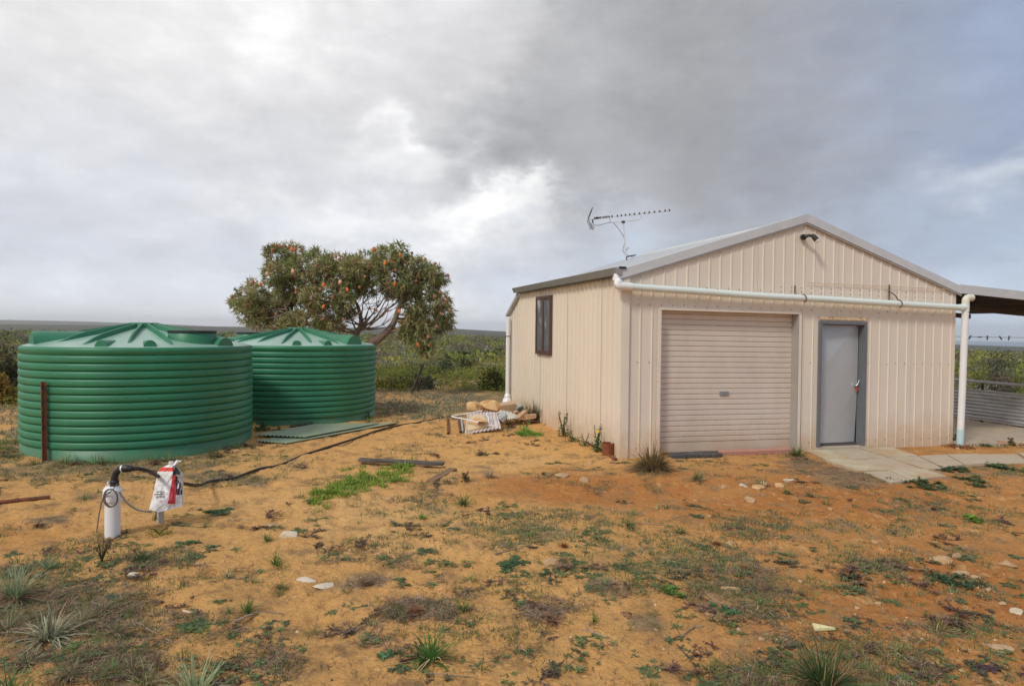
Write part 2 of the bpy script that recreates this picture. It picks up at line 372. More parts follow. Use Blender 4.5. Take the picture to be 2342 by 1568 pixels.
FOLIAGE = mat('foliage', rough=.62, attr=True, var=.22, scale=5, spec=.25, gain=1.65)
HEATH = mat('heath_foliage', rough=.75, attr=True, var=.25, scale=.8, spec=.15, gain=1.18)
BARK = mat('grey_bark', (.27, .195, .14), .9, 0, .3, 9, .01, 25, col2=(.17, .135, .11), thr=(.45, .65))
leafy_mat(FOLIAGE, .38); leafy_mat(HEATH, .38)
FLOWER = mat('banksia_spike', rough=.7, attr=True, var=.2, scale=30)
SEA = mat('sea_water', (.10, .16, .22), .35, 0, .08, .004)
# ------------------------------------------------------------------ ground sheet to the horizon
def in_patch(u, v, P):
    s = np.zeros_like(u)
    for (pu, pv, ru, rv, w) in P:
        s = np.maximum(s, w * np.exp(-(((u - pu) / ru) ** 2 + ((v - pv) / rv) ** 2)))
    return s
GREEN_P = [(250,1062,330,32,1.15),(470,1092,190,20,1.0),(1500,1285,300,55,.75),(1700,1340,230,60,.6),(1160,1205,130,30,.8),(1010,1165,120,22,.7),(1290,1220,190,22,.7),(140,1390,230,110,1.1),(300,1275,100,25,.7),(230,1510,150,60,.9),
           (90,1075,170,28,.9),(420,1050,160,28,.9),(640,1058,50,18,.9),(560,1085,120,18,.6),(180,1130,90,18,.6),(2020,1500,240,45,.5),(1750,1530,170,40,.7),(2220,1440,140,35,.6),(2000,1200,280,40,.55),(2260,1085,130,18,.8),
           (1000,940,180,22,1.0),(1100,915,220,14,1.0),(60,1010,70,60,1.0),(1950,1270,120,30,.5),(1420,1170,90,14,.5),(1380,1330,90,30,.7),(2140,1350,160,30,.3),(1100,1440,120,25,.5),(950,1395,120,30,.7),(1560,1420,120,30,.55),(1180,1335,80,25,.5)]
DEAD_P = [(300,1085,300,22,.6),(960,1392,100,26,1.0),(835,1330,75,20,1.0),(1230,1405,70,22,1.0),(1420,1345,80,24,.9),(1700,1300,120,35,.7),(1940,1090,130,28,1.1),(1830,1065,90,20,.8),(150,1395,200,75,.9),(570,1100,70,12,.9),(350,1278,60,16,1.0),
          (1480,1420,90,25,.7),(1650,1400,90,28,.7),(2170,1430,110,25,.8),(1800,1460,100,22,.6),(2000,1290,130,25,.5),(100,1195,60,14,.8),(1120,1075,40,18,.7),(1290,1420,70,20,.4),(1950,1180,90,18,.5),(250,1520,120,50,.7),(1020,1130,60,14,.6),(700,1260,90,12,.4),(560,1290,110,18,.4)]
RED_P = [(1350,1120,260,38,1.25),(1650,1160,330,45,.6),(1500,1100,300,25,.6),(2000,1130,400,70,.5),(1780,1020,90,20,.4),(60,1520,140,60,.5),(40,1230,160,45,.4),(2150,1350,260,110,.4),(1830,1150,160,30,.7),(2290,1010,60,14,.8)]
PALE_P = [(760,1180,330,60,.5),(1150,1050,180,40,.5),(1900,1100,180,30,.35),(2200,1300,200,60,.3),(1000,1250,200,40,.3),(620,1160,200,30,.4)]
def masks(x, y, z):
    u, v = proj(np.stack([x, y, z], 1)); front = y > .5
    u = np.where(front, u, 9999); v = np.where(front, v, 9999)
    w = (fbm(x * 1.6, y * 1.6, 4, 31) - .5) * 2
    g = in_patch(u + w * 60, v + w * 18, GREEN_P); d = in_patch(u - w * 50, v + w * 14, DEAD_P)
    r_ = in_patch(u + w * 60, v + w * 20, RED_P); p = in_patch(u, v, PALE_P)
    return g, d, r_, p
def build_ground():
    ang = np.concatenate([np.arange(-180, -52, 4.), np.arange(-52, 52, .16), np.arange(52, 180, 4.)])
    rr = [.4]
    while rr[-1] < 1.8: rr.append(rr[-1] * 1.15)
    while rr[-1] < 17: rr.append(rr[-1] * 1.0075)
    while rr[-1] < 6750: rr.append(rr[-1] * 1.022)
    rr = np.array(rr); A, RR = np.meshgrid(np.radians(ang), rr)
    x = (RR * np.sin(A)).ravel(); y = (RR * np.cos(A)).ravel(); z = height(x, y); r = RR.ravel()
    n, m = len(rr), len(ang)
    g, d, red, pale = masks(x, y, z)
    near = sst(r, 24, 14)
    fx = (fbm(x * 9, y * 9, 3, 41) - .5); fx2 = (fbm(x * 28, y * 28, 2, 43) - .5)
    bare = np.clip(1 - np.maximum(g, d), .25, 1)
    base = np.array((.70, .385, .135)); redc = np.array((.49, .20, .058)); palec = np.array((.76, .50, .225)); brown = np.array((.27, .165, .085)); litter = np.array((.30, .225, .13))
    t = fbm(x * .5, y * .5, 4, 51); t2 = fbm(x * 4.5, y * 4.5, 4, 53); t3 = fbm(x * 16, y * 16, 3, 57)
    rgt = sst(x / np.maximum(y, .5), .0, .55) * near
    Cc = base[None] + (palec - base)[None] * np.clip(pale + (t - .5) * 1.2, 0, 1)[:, None] * .8
    rm = np.clip(red * 1.1 + rgt * .62 + (t - .52) * .7, 0, 1)
    Cc = Cc + (redc - Cc) * (rm * .95)[:, None]
    Cc = Cc + (np.array((.42, .24, .10)) - Cc) * (sst(t2, .55, .75) * .45)[:, None]
    Cc = Cc + (palec * 1.02 - Cc) * (sst(t3, .58, .78) * .35 * (.4 + rgt))[:, None]
    lit = sst(np.maximum(g * .85, d) + (t2 - .5) * .9, .32, .78)
    Cc = Cc + (litter - Cc) * (lit * .80)[:, None]
    dk = sst(t3 + (t2 - .5) * .8, .66, .86)
    Cc = Cc + (brown - Cc) * (dk * .60)[:, None]
    # beyond the yard: litter-strewn sand, then soil under scrub
    yard = sst(r + (t - .5) * 5, 21, 15.5); patch = sst(fbm(x * .9, y * .35, 3, 61), .54, .66)
    far_c = np.array((.20, .15, .085))[None] + (np.array((.58, .36, .15)) - np.array((.20, .15, .085)))[None] * (patch * sst(r, 40, 22))[:, None]
    Cc = far_c + (Cc - far_c) * yard[:, None]
    scr = np.array((.12, .105, .050)); scr2 = np.array((.155, .15, .055)); scr3 = np.array((.060, .068, .032))
    q = fbm(x / 9, y / 9, 4, 63); q2 = fbm(x / 45, y / 45, 4, 65)
    far2 = scr[None] + (scr2 - scr)[None] * sst(q, .45, .6)[:, None]; far2 = far2 + (scr3 - far2) * (sst(q2, .48, .62) * .8)[:, None]
    far2 = far2 + (np.array((.55, .42, .27)) - far2) * (sst(fbm(x / 30, y / 16, 3, 67), .70, .74) * sst(r, 60, 120) * sst(r, 600, 300))[:, None]
    Cc = Cc + (far2 - Cc) * sst(r, 26, 48)[:, None]
    Cc = Cc + (np.array((.060, .058, .036)) * (.7 + .6 * fbm(x / 70, y / 70, 4, 69))[:, None] - Cc) * sst(r, 330, 700)[:, None]
    Cc = np.clip(Cc, .02, .9)
    i = np.arange((n - 1) * m).reshape(n - 1, m); j = np.roll(np.arange(m), -1)
    F = np.stack([i, i + m, (i + m)[:, j], i[:, j]], -1).reshape(-1, 4)
    mb = MB(); mb.add(np.stack([x, y, z], 1), F[:, ::-1], Cc)
    c0 = np.array([[0, 0, gz(0, 0)]]); mb.add(np.concatenate([c0, np.stack([x[:m], y[:m], z[:m]], 1)]), [(0, k + 1, (k + 1) % m + 1) for k in range(m)], Cc[0])
    gm = bpy.data.materials.new('sandy_ground'); gm.use_nodes = True; tt = gm.node_tree; b = tt.nodes['Principled BSDF']; L = tt.links.new
    at_ = tt.nodes.new('ShaderNodeAttribute'); at_.attribute_name = 'Col'; geo = tt.nodes.new('ShaderNodeNewGeometry')
    def nz(sc, det=6, ro=.65):
        q_ = tt.nodes.new('ShaderNodeTexNoise'); q_.inputs['Scale'].default_value = sc; q_.inputs['Detail'].default_value = det; q_.inputs['Roughness'].default_value = ro; L(geo.outputs['Position'], q_.inputs['Vector']); return q_.outputs['Fac']
    def mr(x_, a, b_, c_, d_):
        q_ = tt.nodes.new('ShaderNodeMapRange'); L(x_, q_.inputs[0])
        for k_, v_ in zip((1, 2, 3, 4), (a, b_, c_, d_)): q_.inputs[k_].default_value = v_
        return q_.outputs[0]
    def mul(a, b_):
        q_ = tt.nodes.new('ShaderNodeMath'); q_.operation = 'MULTIPLY'; L(a, q_.inputs[0]); L(b_, q_.inputs[1]); return q_.outputs[0]
    f = mul(mr(nz(45, 8, .7), .3, .7, .80, 1.18), mr(nz(7, 6), .3, .7, .88, 1.12))
    sp = tt.nodes.new('ShaderNodeTexVoronoi'); sp.inputs['Scale'].default_value = 34; L(geo.outputs['Position'], sp.inputs['Vector'])
    f = mul(f, mr(sp.outputs['Distance'], .02, .20, .72, 1.0))
    sc_ = tt.nodes.new('ShaderNodeVectorMath'); sc_.operation = 'SCALE'; L(at_.outputs['Color'], sc_.inputs[0]); L(f, sc_.inputs['Scale'])
    L(sc_.outputs[0], b.inputs['Base Color']); b.inputs['Roughness'].default_value = .95; b.inputs['Specular IOR Level'].default_value = .1
    bp = tt.nodes.new('ShaderNodeBump'); bp.inputs['Distance'].default_value = .040; L(nz(22, 9, .7), bp.inputs['Height']); L(bp.outputs[0], b.inputs['Normal'])
    o = mb.build('ground', gm, smooth=True); o['kind'] = 'structure'; return o
build_ground()
def build_sea():
    mb = MB(); a = np.radians(np.arange(-60, 60.1, 3)); V = []; F = []
    for r_ in (1500, 4000, 6900): V += [(r_ * math.sin(t), r_ * math.cos(t), -44) for t in a]
    k = len(a)
    for i in range(2):
        for j in range(k - 1): F.append((i*k+j, i*k+j+1, (i+1)*k+j+1, (i+1)*k+j))
    mb.add(V, F); o = mb.build('sea', SEA); o['kind'] = 'structure'
build_sea()

# ------------------------------------------------------------------ the shed
SW, EAVE, RIDGE_Z, SL, LT = 6.33, 2.69, 3.68, 5.24, 5.97
PITCH_R = SW / 33
shed = thing('shed', 'cream corrugated steel shed with grey gable roof, roller door and grey side door', 'shed', W(SW / 2, SL / 2, 0))
OPEN = [(.615, 3.06, 2.20), (3.46, 4.40, 2.10)]
def gable(a): return EAVE + (RIDGE_Z - EAVE) * (1 - abs(a - SW / 2) / (SW / 2)) - .02
def rib_profile(length, pitch, h=.013):
    pts = []; p = 0
    while p < length - 1e-4:
        for q, dz in ((0, 0), (.43, 0), (.46, h), (.54, h), (.57, 0)):
            t = p + q * pitch
            if t < length: pts.append((t, dz))
        p += pitch
    pts.append((length, 0)); return pts
def sheet_strip(mb, p0, p1, d0, d1, zb0, zb1, zt0, zt1, mapf):
    mb.add([mapf(p0, d0, zb0), mapf(p1, d1, zb1), mapf(p1, d1, zt1), mapf(p0, d0, zt0)], [(0, 1, 2, 3)])
def wall_sheets(parent, length, mapf, topf, openings, pitch, zb=-.06, per=4, name='wall_sheet', lap=.0025, h=.013):
    prof_ = rib_profile(length, pitch, h)
    brk = sorted({round(o_[i], 4) for o_ in openings for i in (0, 1)})
    pts = list(prof_)
    for b_ in brk:
        for (p, d), (q, e) in zip(prof_, prof_[1:]):
            if p < b_ < q: pts.append((b_, d + (e - d) * (b_ - p) / (q - p)))
    pts = sorted(set(pts)); k = 0; start = 0.0
    while start < length - 1e-3:
        end = min(start + per * pitch, length); mb = MB(); off = (k % 2) * lap
        seg = [(p, d) for p, d in pts if start - 1e-6 <= p <= end + 1e-6]
        for (p, d), (q, e) in zip(seg, seg[1:]):
            if q - p < 1e-5: continue
            zo = zb; mid = (p + q) / 2
            for (o0, o1, oz) in openings:
                if o0 < mid < o1: zo = oz
            sheet_strip(mb, p, q, d + off, e + off, zo, zo, topf(p), topf(q), mapf)
        mb.build(name, CREAM, parent); start = end; k += 1
# front wall: ribs stand proud towards the yard (-s)
fw = MB(); fw.box(np.array(W(SW/2, .03, -.10)), (SW - .02, .05, .10), [(*UA, -K * UA[0]), (*US, 0), (0, 0, 1)])
fw.build('front_wall', CREAM_TRIM, shed); front_wall = C.objects['front_wall']
wall_sheets(front_wall, SW, lambda p, d, z: W(p, -d, z), gable, OPEN, PITCH_R)
sw_ = MB(); sw_.box(np.array(W(.03, SL/2, -.10)), (.05, SL - .02, .10), [(*UA, -K * UA[0]), (*US, -K * US[0]), (0, 0, 1)])
side_wall = sw_.build('side_wall', CREAM_TRIM, shed)
WIN = (3.045, 3.93, 1.38, 2.54)
wall_sheets(side_wall, SL, lambda p, d, z: W(-d, p, z), lambda s: EAVE, [], SL / 28, lap=.004, h=.028)
# right-hand and rear walls (plain side of the shed, seen only from the step aside)
rw = MB(); rw.poly([W(SW, 0, -.06), W(SW, SL, -.06), W(SW, SL, EAVE), W(SW, 0, EAVE)]); rw.build('end_wall', CREAM, shed)
bw = MB(); bw.poly([W(0, SL, -.06), W(SW, SL, -.06), W(SW, SL, EAVE), W(SW/2, SL, RIDGE_Z), W(0, SL, EAVE)]); bw.build('rear_wall', CREAM, shed)
# corner flashings
AX = [(*UA, -K * UA[0]), (*US, -K * US[0]), (0, 0, 1)]
cf = MB()
cf.box(np.array(W(.045, -.033, 1.31)), (.10, .006, 2.74), AX); cf.box(np.array(W(-.033, .045, 1.31)), (.006, .10, 2.74), AX)
cf.box(np.array(W(-.003, -.003, 1.31)), (.060, .060, 2.74), AX); cf.build('corner_flashing', CREAM_TRIM, shed)
# screws through the sheets: rows of small heads
scr = MB()
for z_ in (.14, 1.42, 2.27, 2.55):
    for k in range(33):
        a_ = (k + .28) * PITCH_R
        if any(o0 - .02 < a_ < o1 + .02 and z_ < oz for o0, o1, oz in OPEN): continue
        if rng.random() < .85: scr.box(np.array(W(a_, -.004, z_ + rng.normal(0, .006))), (.013, .010, .013), AX, (.3, .2, .13))
for k in range(14, 33):
    scr.box(np.array(W((k + .28) * PITCH_R, -.004, 2.62 + rng.normal(0, .004))), (.014, .010, .014), AX)
sc_o = scr.build('screw_heads', mat('screw_rust', (.33, .22, .13), .7, .2, .3, 30), front_wall); sc_o['kind'] = 'stuff'
# horizontal lap where the upper gable sheets meet, right half
lp = MB(); lp.box(np.array(W(4.76, -.0325, 2.705)), (3.1, .004, .012), AX); lp.build('lap_flashing', mat('stained_lap', (.66, .52, .38), .7, 0, .3, 25), front_wall)
# roof sheets: down each slope
def roof_pt(side, t, s, dz):           # t: 0 eave .. 1 ridge
    a_ = -.07 + t * (SW / 2 + .07); a_ = a_ if side == 0 else SW - a_
    return W(a_, s, EAVE + .035 - .02 * (1 - t) + (RIDGE_Z - EAVE) * (a_ if side == 0 else SW - a_) / (SW / 2) + dz)
ridge = MB()
for side in (0, 1):
    ridge.add([roof_pt(side, 1, .17, .045), roof_pt(side, 1, SL + .05, .045), roof_pt(side, .945, SL + .05, .04), roof_pt(side, .945, .17, .04)], [(0, 1, 2, 3)])
    ridge.add([roof_pt(side, .945, .17, .04), roof_pt(side, .945, SL + .05, .04), roof_pt(side, .94, SL + .05, .01), roof_pt(side, .94, .17, .01)], [(0, 1, 2, 3)])
roof = ridge.build('roof', ZINC, shed)
for side in (0, 1):
    k = 0; s0 = -.02
    while s0 < SL - .01:
        s1 = min(s0 + .768, SL + .03); mb = MB(); pr = rib_profile(s1 - s0, .192, .026)
        for (p, d), (q, e) in zip(pr, pr[1:]):
            mb.add([roof_pt(side, 0, s0 + p, d), roof_pt(side, 1, s0 + p, d), roof_pt(side, 1, s0 + q, e), roof_pt(side, 0, s0 + q, e)], [(0, 1, 2, 3)])
            mb.add([roof_pt(side, 0, s0 + p, d - .035), roof_pt(side, 1, s0 + p, d - .035), roof_pt(side, 1, s0 + q, e - .035), roof_pt(side, 0, s0 + q, e - .035)], [(3, 2, 1, 0)])
        mb.build('roof_sheet', ZINC, roof); s0 = s1; k += 1
# barge cappings on the front gable, one per slope, each with a dark drip edge
for side in (0, 1):
    mb = MB(); e = .0
    t0, t1 = (0.0, 1.0)
    def bp(t, s, dz): return roof_pt(side, t, s, dz)
    for (sA, sB, zA, zB) in ((-.055, -.055, .080, -.055), (-.055, .16, .080, .080), (-.055, -.03, -.055, -.055), (.16, .16, .080, .02), (-.03, -.03, -.055, .02)):
        mb.add([bp(t0, sA, zA), bp(t1, sA, zA), bp(t1, sB, zB), bp(t0, sB, zB)], [(0, 1, 2, 3)])
    for t in (t0,):
        mb.add([bp(t, -.055, .080), bp(t, -.055, -.055), bp(t, -.03, -.055), bp(t, .16, .080)], [(0, 1, 2, 3)])
    mb.build('barge_capping', ZINC, shed)
    mb = MB(); mb.add([bp(t0, -.044, -.057), bp(t1, -.044, -.057), bp(t1, -.044, -.086), bp(t0, -.044, -.086), bp(t0, -.034, -.057), bp(t1, -.034, -.057), bp(t1, -.034, -.086), bp(t0, -.034, -.086)],
                      [(0, 1, 2, 3), (7, 6, 5, 4), (3, 2, 6, 7), (0, 3, 7, 4), (1, 5, 6, 2)])
    mb.build('drip_edge', GREY_TRIM, shed)
# gutter along the left eave: a quad-profile channel, open on top
gp = [(-.05, .095), (-.085, .095), (-.165, .10), (-.175, .095), (-.13, -.005), (-.05, -.005)]
mb = MB(); S0, S1 = -.07, SL + .05
for (p, q) in zip(gp[2:], gp[3:]):
    mb.add([W(p[0], S0, EAVE + p[1]), W(p[0], S1, EAVE + p[1]), W(q[0], S1, EAVE + q[1]), W(q[0], S0, EAVE + q[1])], [(0, 1, 2, 3)])
for S in (S0, S1): mb.add([W(p[0], S, EAVE + p[1]) for p in gp], [list(range(6))])
mb.add([W(-.05, S0, EAVE + .095), W(-.05, S1, EAVE + .095), W(-.05, S1, EAVE - .005), W(-.05, S0, EAVE - .005)], [(0, 1, 2, 3)])
mb.build('gutter', GUTTER, shed)
mb = MB(); mb.box(np.array(W(-.04, -.06, EAVE + .10)), (.11, .035, .03), AX); mb.build('gutter_bracket', BLACK, shed)
# window in the side wall
frame = MB(); s0, s1, z0, z1 = WIN; t = .055
for (sa, sb, za, zb_) in ((s0, s1, z0, z0 + t), (s0, s1, z1 - t, z1), (s0, s0 + t, z0 + t, z1 - t), (s1 - t, s1, z0 + t, z1 - t)):
    frame.box(np.array(W(-.025, (sa + sb) / 2, (za + zb_) / 2)), (.06, sb - sa, zb_ - za), AX)
window = frame.build('window', BROWN, shed)
mb = MB(); mb.box(np.array(W(-.028, (s0 + s1) / 2, (z0 + z1) / 2)), (.058, .11, z1 - z0 - 2 * t - .004), AX); mb.build('mullion', BROWN, window)
for c_ in (-1, 1):
    mb = MB(); w_ = (s1 - s0 - 2 * t - .11) / 2; mb.box(np.array(W(-.030, (s0 + s1) / 2 + c_ * (.055 + w_ / 2), (z0 + z1) / 2)), (.014, w_ - .002, z1 - z0 - 2 * t - .004), AX); mb.build('pane', GLASS, window)
    mb = MB(); mb.box(np.array(W(-.046, (s0 + s1) / 2 + c_ * (.055 + w_ / 2), z0 + t + .014)), (.018, w_ - .004, .024), AX); mb.build('sash_rail', BROWN, window)
# roller door
o0, o1, oz = OPEN[0]; RD = .13
mb = MB(); mb.box(np.array(W((o0 + o1) / 2, RD - .004, .105)), (o1 - o0 - .03, .03, .15), AX); roller = mb.build('roller_door', ROLLER, shed)
zp = (oz + .03 - .18) / 25
for k in range(25):
    zz = .182 + k * zp; mb = MB()
    pr = [(0, .004), (.07, -.009), (.16, -.012), (.84, -.012), (.93, -.009), (1, .004)]
    for (p, d), (q, e) in zip(pr, pr[1:]):
        mb.add([W(o0 + .005, RD + d, zz + p * zp), W(o1 - .005, RD + d, zz + p * zp), W(o1 - .005, RD + e, zz + q * zp), W(o0 + .005, RD + e, zz + q * zp)], [(0, 1, 2, 3)])
    mb.build('slat', ROLLER, roller)
ha = .5 * (o0 + o1) - .03
mb = MB(); mb.box(np.array(W(ha, RD - .022, .93)), (.155, .018, .062), AX); mb.box(np.array(W(ha, RD - .034, .93)), (.03, .014, .02), AX); mb.build('handle', mat('handle_grey', (.32, .33, .34), .4, .4), roller)
for (nm, a_, w_, mt_) in (('jamb', o0 - .002, .012, CREAM_TRIM), ('jamb', o1 - .006, .012, GREY_TRIM)):
    mb = MB(); mb.box(np.array(W(a_, RD / 2 - .005, oz / 2)), (w_, RD + .06, oz + .02), AX); mb.build(nm, mt_, roller)
mb = MB(); mb.box(np.array(W((o0 + o1) / 2, -.018, oz + .012)), (o1 - o0 + .06, .044, .03), AX); mb.box(np.array(W((o0+o1)/2, .05, oz - .002)), (o1 - o0 - .02, .09, .010), AX); mb.build('lintel', CREAM_TRIM, roller)
for a_ in (o0 - .03, o1 + .03):
    mb = MB(); mb.box(np.array(W(a_, -.0335, oz / 2)), (.05, .007, oz - .004), AX); mb.build('jamb_flashing', CREAM_TRIM, roller)
# personnel door
o0, o1, oz = OPEN[1]
la, lb, lz0, lz1, DD = o0 + .055, o1 - .06, .10, oz - .055, .085
mb = MB()
def dl(u_, v_, d): return W(la + u_ * (lb - la), DD + d, lz0 + v_ * (lz1 - lz0))
P_ = {'bl': dl(0, 0, 0), 'br': dl(1, 0, .0), 'tr': dl(1, 1, .0), 'tl': dl(0, 1, .0), 'm1': dl(0, .56, .0), 'n1': dl(.96, 1, .0), 'm2': dl(.14, .0, .0), 'n2': dl(1, .475, .0)}
def dtri(keys, lean):                   # door leaf: each facet is set at its own slight lean
    pts = []
    for k_ in keys:
        pts.append(P_[k_])
    return pts
def facet(pts_uv): mb.poly([dl(u_, v_, d_) for u_, v_, d_ in pts_uv])
facet([(0, .56, 0), (.96, 1, -.0), (0, 1, .055)])
facet([(0, .56, 0), (0, .0, .0), (.10, 0, .0), (1, .475, .0), (1, 1, .0), (.96, 1, .0)])
facet([(.10, 0, 0), (1, 0, .040), (1, .475, 0)])
door = mb.build('door', DOOR_GREY, shed)
mb = MB(); mb.box(np.array(W((la + lb) / 2, DD + .02, lz0 - .035)), (lb - la, .05, .05), AX); mb.build('weather_bar', mat('weather_bar', (.10, .085, .075), .7), door)
for (ca, cz, sx, sz) in ((o0 + .022, oz / 2, .044, oz), (o1 - .024, oz / 2, .048, oz), ((o0 + o1) / 2, oz - .024, o1 - o0 - .094, .046)):
    mb = MB(); mb.box(np.array(W(ca, .03, cz)), (sx, .15, sz), AX); mb.build('frame', FRAME_GREY, door)
mb = MB(); mb.box(np.array(W((o0 + o1) / 2, .0, .028)), (o1 - o0 + .02, .14, .055), AX); mb.build('threshold', mat('threshold', (.48, .40, .30), .8, 0, .2, 12), door)
mb = MB(); mb.box(np.array(W((o0 + o1) / 2, -.034, oz + .05)), (o1 - o0 + .02, .008, .05), AX); mb.build('head_flashing', mat('rust_stained_cream', (.70, .52, .34), .7, 0, .2, 25, col2=(.36, .18, .07), thr=(.52, .66), mscale=18), door)
mb = MB(); mb.tube([W(lb - .06, DD - .01, 1.05), W(lb - .06, DD - .05, 1.05)], .018, 10); mb.tube([W(lb - .06, DD - .05, 1.05), W(lb - .035, DD - .055, 1.09), W(lb - .015, DD - .055, 1.14)], .007, 8); mb.build('handle', CHROME, door, smooth=True)
mb = MB(); mb.box(np.array(W(lb - .035, DD - .03, .985)), (.034, .016, .055), AX); mb.tube([W(lb - .05, DD - .03, 1.05), W(lb - .035, DD - .03, 1.02)], .005, 6); mb.build('padlock', RED, door)
# rain pipe: drops from the gutter, crosses the front wall, tees into a riser
def wp(a_, z_, s_=-.12): return np.array(W(a_, s_, z_))
hp = spline([wp(-.08, 2.515), wp(1.1, 2.487), wp(2.3, 2.455), wp(3.5, 2.443), wp(4.7, 2.42), wp(6.33, 2.395)], 6)
mb = MB(); mb.tube(hp, .052, 16); pipe = mb.build('rain_pipe', MINT, shed, smooth=True)
mb = MB()
el_ = [wp(-.115, 2.70, -.02), wp(-.115, 2.63, -.02), wp(-.115, 2.60, -.05), wp(-.115, 2.57, -.105), wp(-.15, 2.545, -.12), wp(-.14, 2.525, -.12), wp(-.10, 2.517, -.12), wp(.08, 2.512, -.12)]
mb.tube(el_, [.044, .044, .05, .056, .058, .060, .060, .059], 16); mb.tube([wp(-.115, 2.60, -.02), wp(-.115, 2.66, -.02)], .058, 14); mb.build('elbow', PVC, pipe, smooth=True)
mb = MB(); mb.tube([wp(6.40, 2.56), wp(6.40, 2.40), wp(6.375, 1.0), wp(6.355, .30)], .054, 16); riser = mb.build('riser', PVC, shed, smooth=True)
mb = MB(); mb.tube([wp(6.28, 2.397), wp(6.41, 2.395)], .060, 14); mb.tube([wp(6.40, 2.33), wp(6.40, 2.46)], .060, 14); mb.build('tee', MINT2, pipe, smooth=True)
mb = MB(); mb.tube([wp(6.40, 2.45), wp(6.40, 2.51), wp(6.408, 2.54), wp(6.43, 2.562), wp(6.47, 2.572), wp(6.54, 2.572)], .060, 14, cap=True); mb.build('elbow', PVC_CREAM, riser, smooth=True)
mb = MB(); mb.tube([wp(6.355, .30), wp(6.35, -.03)], .057, 16); mb.build('pipe_foot', PALE_BLUE, riser, smooth=True)
for (a_, zc) in ((2.99, 2.448), (4.89, 2.418)):
    mb = MB()
    ring = [wp(a_ + .06 + .004 * i, zc + .058 * math.cos(t_), -.12 - .058 * math.sin(t_)) for i, t_ in enumerate(np.linspace(-.3, 3.4, 10))]
    mb.tube(ring, .011, 6)
    if a_ < 4: mb.box(wp(a_ - .02, zc + .135, -.036), (.028, .006, .13), AX)
    else:
        mb.box(wp(a_ - .05, zc + .15, -.036), (.028, .006, .34), AX); mb.tube([wp(a_ - .04, zc + .20, -.05), wp(a_ + .01, zc + .13, -.11), wp(a_ + .06, zc + .055, -.12)], .012, 6)
    mb.build('strap', RUSTY_STRAP, pipe)
# flood lamp below the ridge
la_, lz_ = 3.10, 3.42
mb = MB(); mb.tube([wp(la_, lz_, -.03), wp(la_, lz_, -.07)], .045, 12); lamp = mb.build('flood_lamp', BLACK, shed)
mb = MB(); mb.tube([wp(la_, lz_, -.07), wp(la_ + .04, lz_ + .02, -.12), wp(la_ + .09, lz_ + .012, -.15)], .024, 8); mb.build('arm', BLACK, lamp, smooth=True)
mb = MB(); mb.tube([wp(la_ + .08, lz_ + .035, -.145), wp(la_ + .10, lz_ - .0, -.16), wp(la_ + .135, lz_ - .06, -.19)], [.024, .037, .042], 14); mb.build('head', BLACK, lamp, smooth=True)
mb = MB(); mb.tube([wp(la_ + .135, lz_ - .06, -.19), wp(la_ + .142, lz_ - .072, -.196)], [.044, .044], 14); mb.tube([wp(la_ + .142, lz_ - .072, -.196), wp(la_ + .155, lz_ - .095, -.207)], [.036, .02], 14); mb.build('lens', LENS, lamp, smooth=True)
# rear lean-to with its own low roof, and a white downpipe on its corner
mb = MB(); q = []
prl = rib_profile(LT - SL, .19)
for (p, d), (p2, e) in zip(prl, prl[1:]):
    zt = lambda p_: 2.57 - .36 * (p_ / (LT - SL))
    mb.add([W(-d, SL + p, -.06), W(-e, SL + p2, -.06), W(-e, SL + p2, zt(p2)), W(-d, SL + p, zt(p))], [(0, 1, 2, 3)])
mb.add([W(0, LT, -.06), W(SW, LT, -.06), W(SW, LT, 2.20), W(0, LT, 2.20)], [(0, 1, 2, 3)])
leanto = mb.build('lean_to', CREAM, shed)
mb = MB(); mb.hexa([W(-.09, SL, 2.59), W(SW, SL, 2.59), W(SW, LT + .1, 2.17), W(-.09, LT + .1, 2.17), W(-.09, SL, 2.65), W(SW, SL, 2.65), W(SW, LT + .1, 2.23), W(-.09, LT + .1, 2.23)]); mb.build('lean_to_roof', ZINC, shed)
mb = MB(); mb.tube([W(-.09, LT - .12, 2.14), W(-.09, LT - .12, .38)], .048, 12); dp = mb.build('downpipe', PVC, shed, smooth=True)
mb = MB(); mb.tube([W(-.09, LT - .12, .38), W(-.09, LT - .12, .33), W(-.09, LT - .12, .26)], [.05, .075, .075], 12); mb.tube([W(-.09, LT - .12, .26), W(-.10, LT - .14, .16), W(-.13, LT - .16, .09), W(-.09, LT - .12, .0)], [.10, .12, .10, .05], 8); mb.build('drain_collar', PVC, dp)
mb = MB(); mb.tube([W(-.09, LT - .12, 1.70), W(-.09, LT - .12, 1.72)], .052, 12); mb.build('pipe_clip', DARK_STEEL, dp)
# awning off the right-hand wall
AW, AD = 4.1, 2.9
def aw(a_, s_, dz): return W(a_, s_, 2.80 - .045 * (a_ - SW) + dz)
mb = MB(); mb.hexa([aw(SW + .02, -.06, -.15), aw(SW + AW, -.06, -.15), aw(SW + AW, -.02, -.15), aw(SW + .02, -.02, -.15), aw(SW + .02, -.06, .0), aw(SW + AW, -.06, .0), aw(SW + AW, -.02, .0), aw(SW + .02, -.02, .0)])
awning = mb.build('awning', ZINC, shed)
k = 0; s0 = -.02
while s0 < AD:
    mb = MB(); pr = rib_profile(.768, .192, .026)
    for (p, d), (q, e) in zip(pr, pr[1:]):
        mb.add([aw(SW + .02, s0 + p, d - .03), aw(SW + AW, s0 + p, d - .03), aw(SW + AW, s0 + q, e - .03), aw(SW + .02, s0 + q, e - .03)], [(0, 1, 2, 3)])
    mb.build('awning_sheet', ZINC, awning); s0 += .768
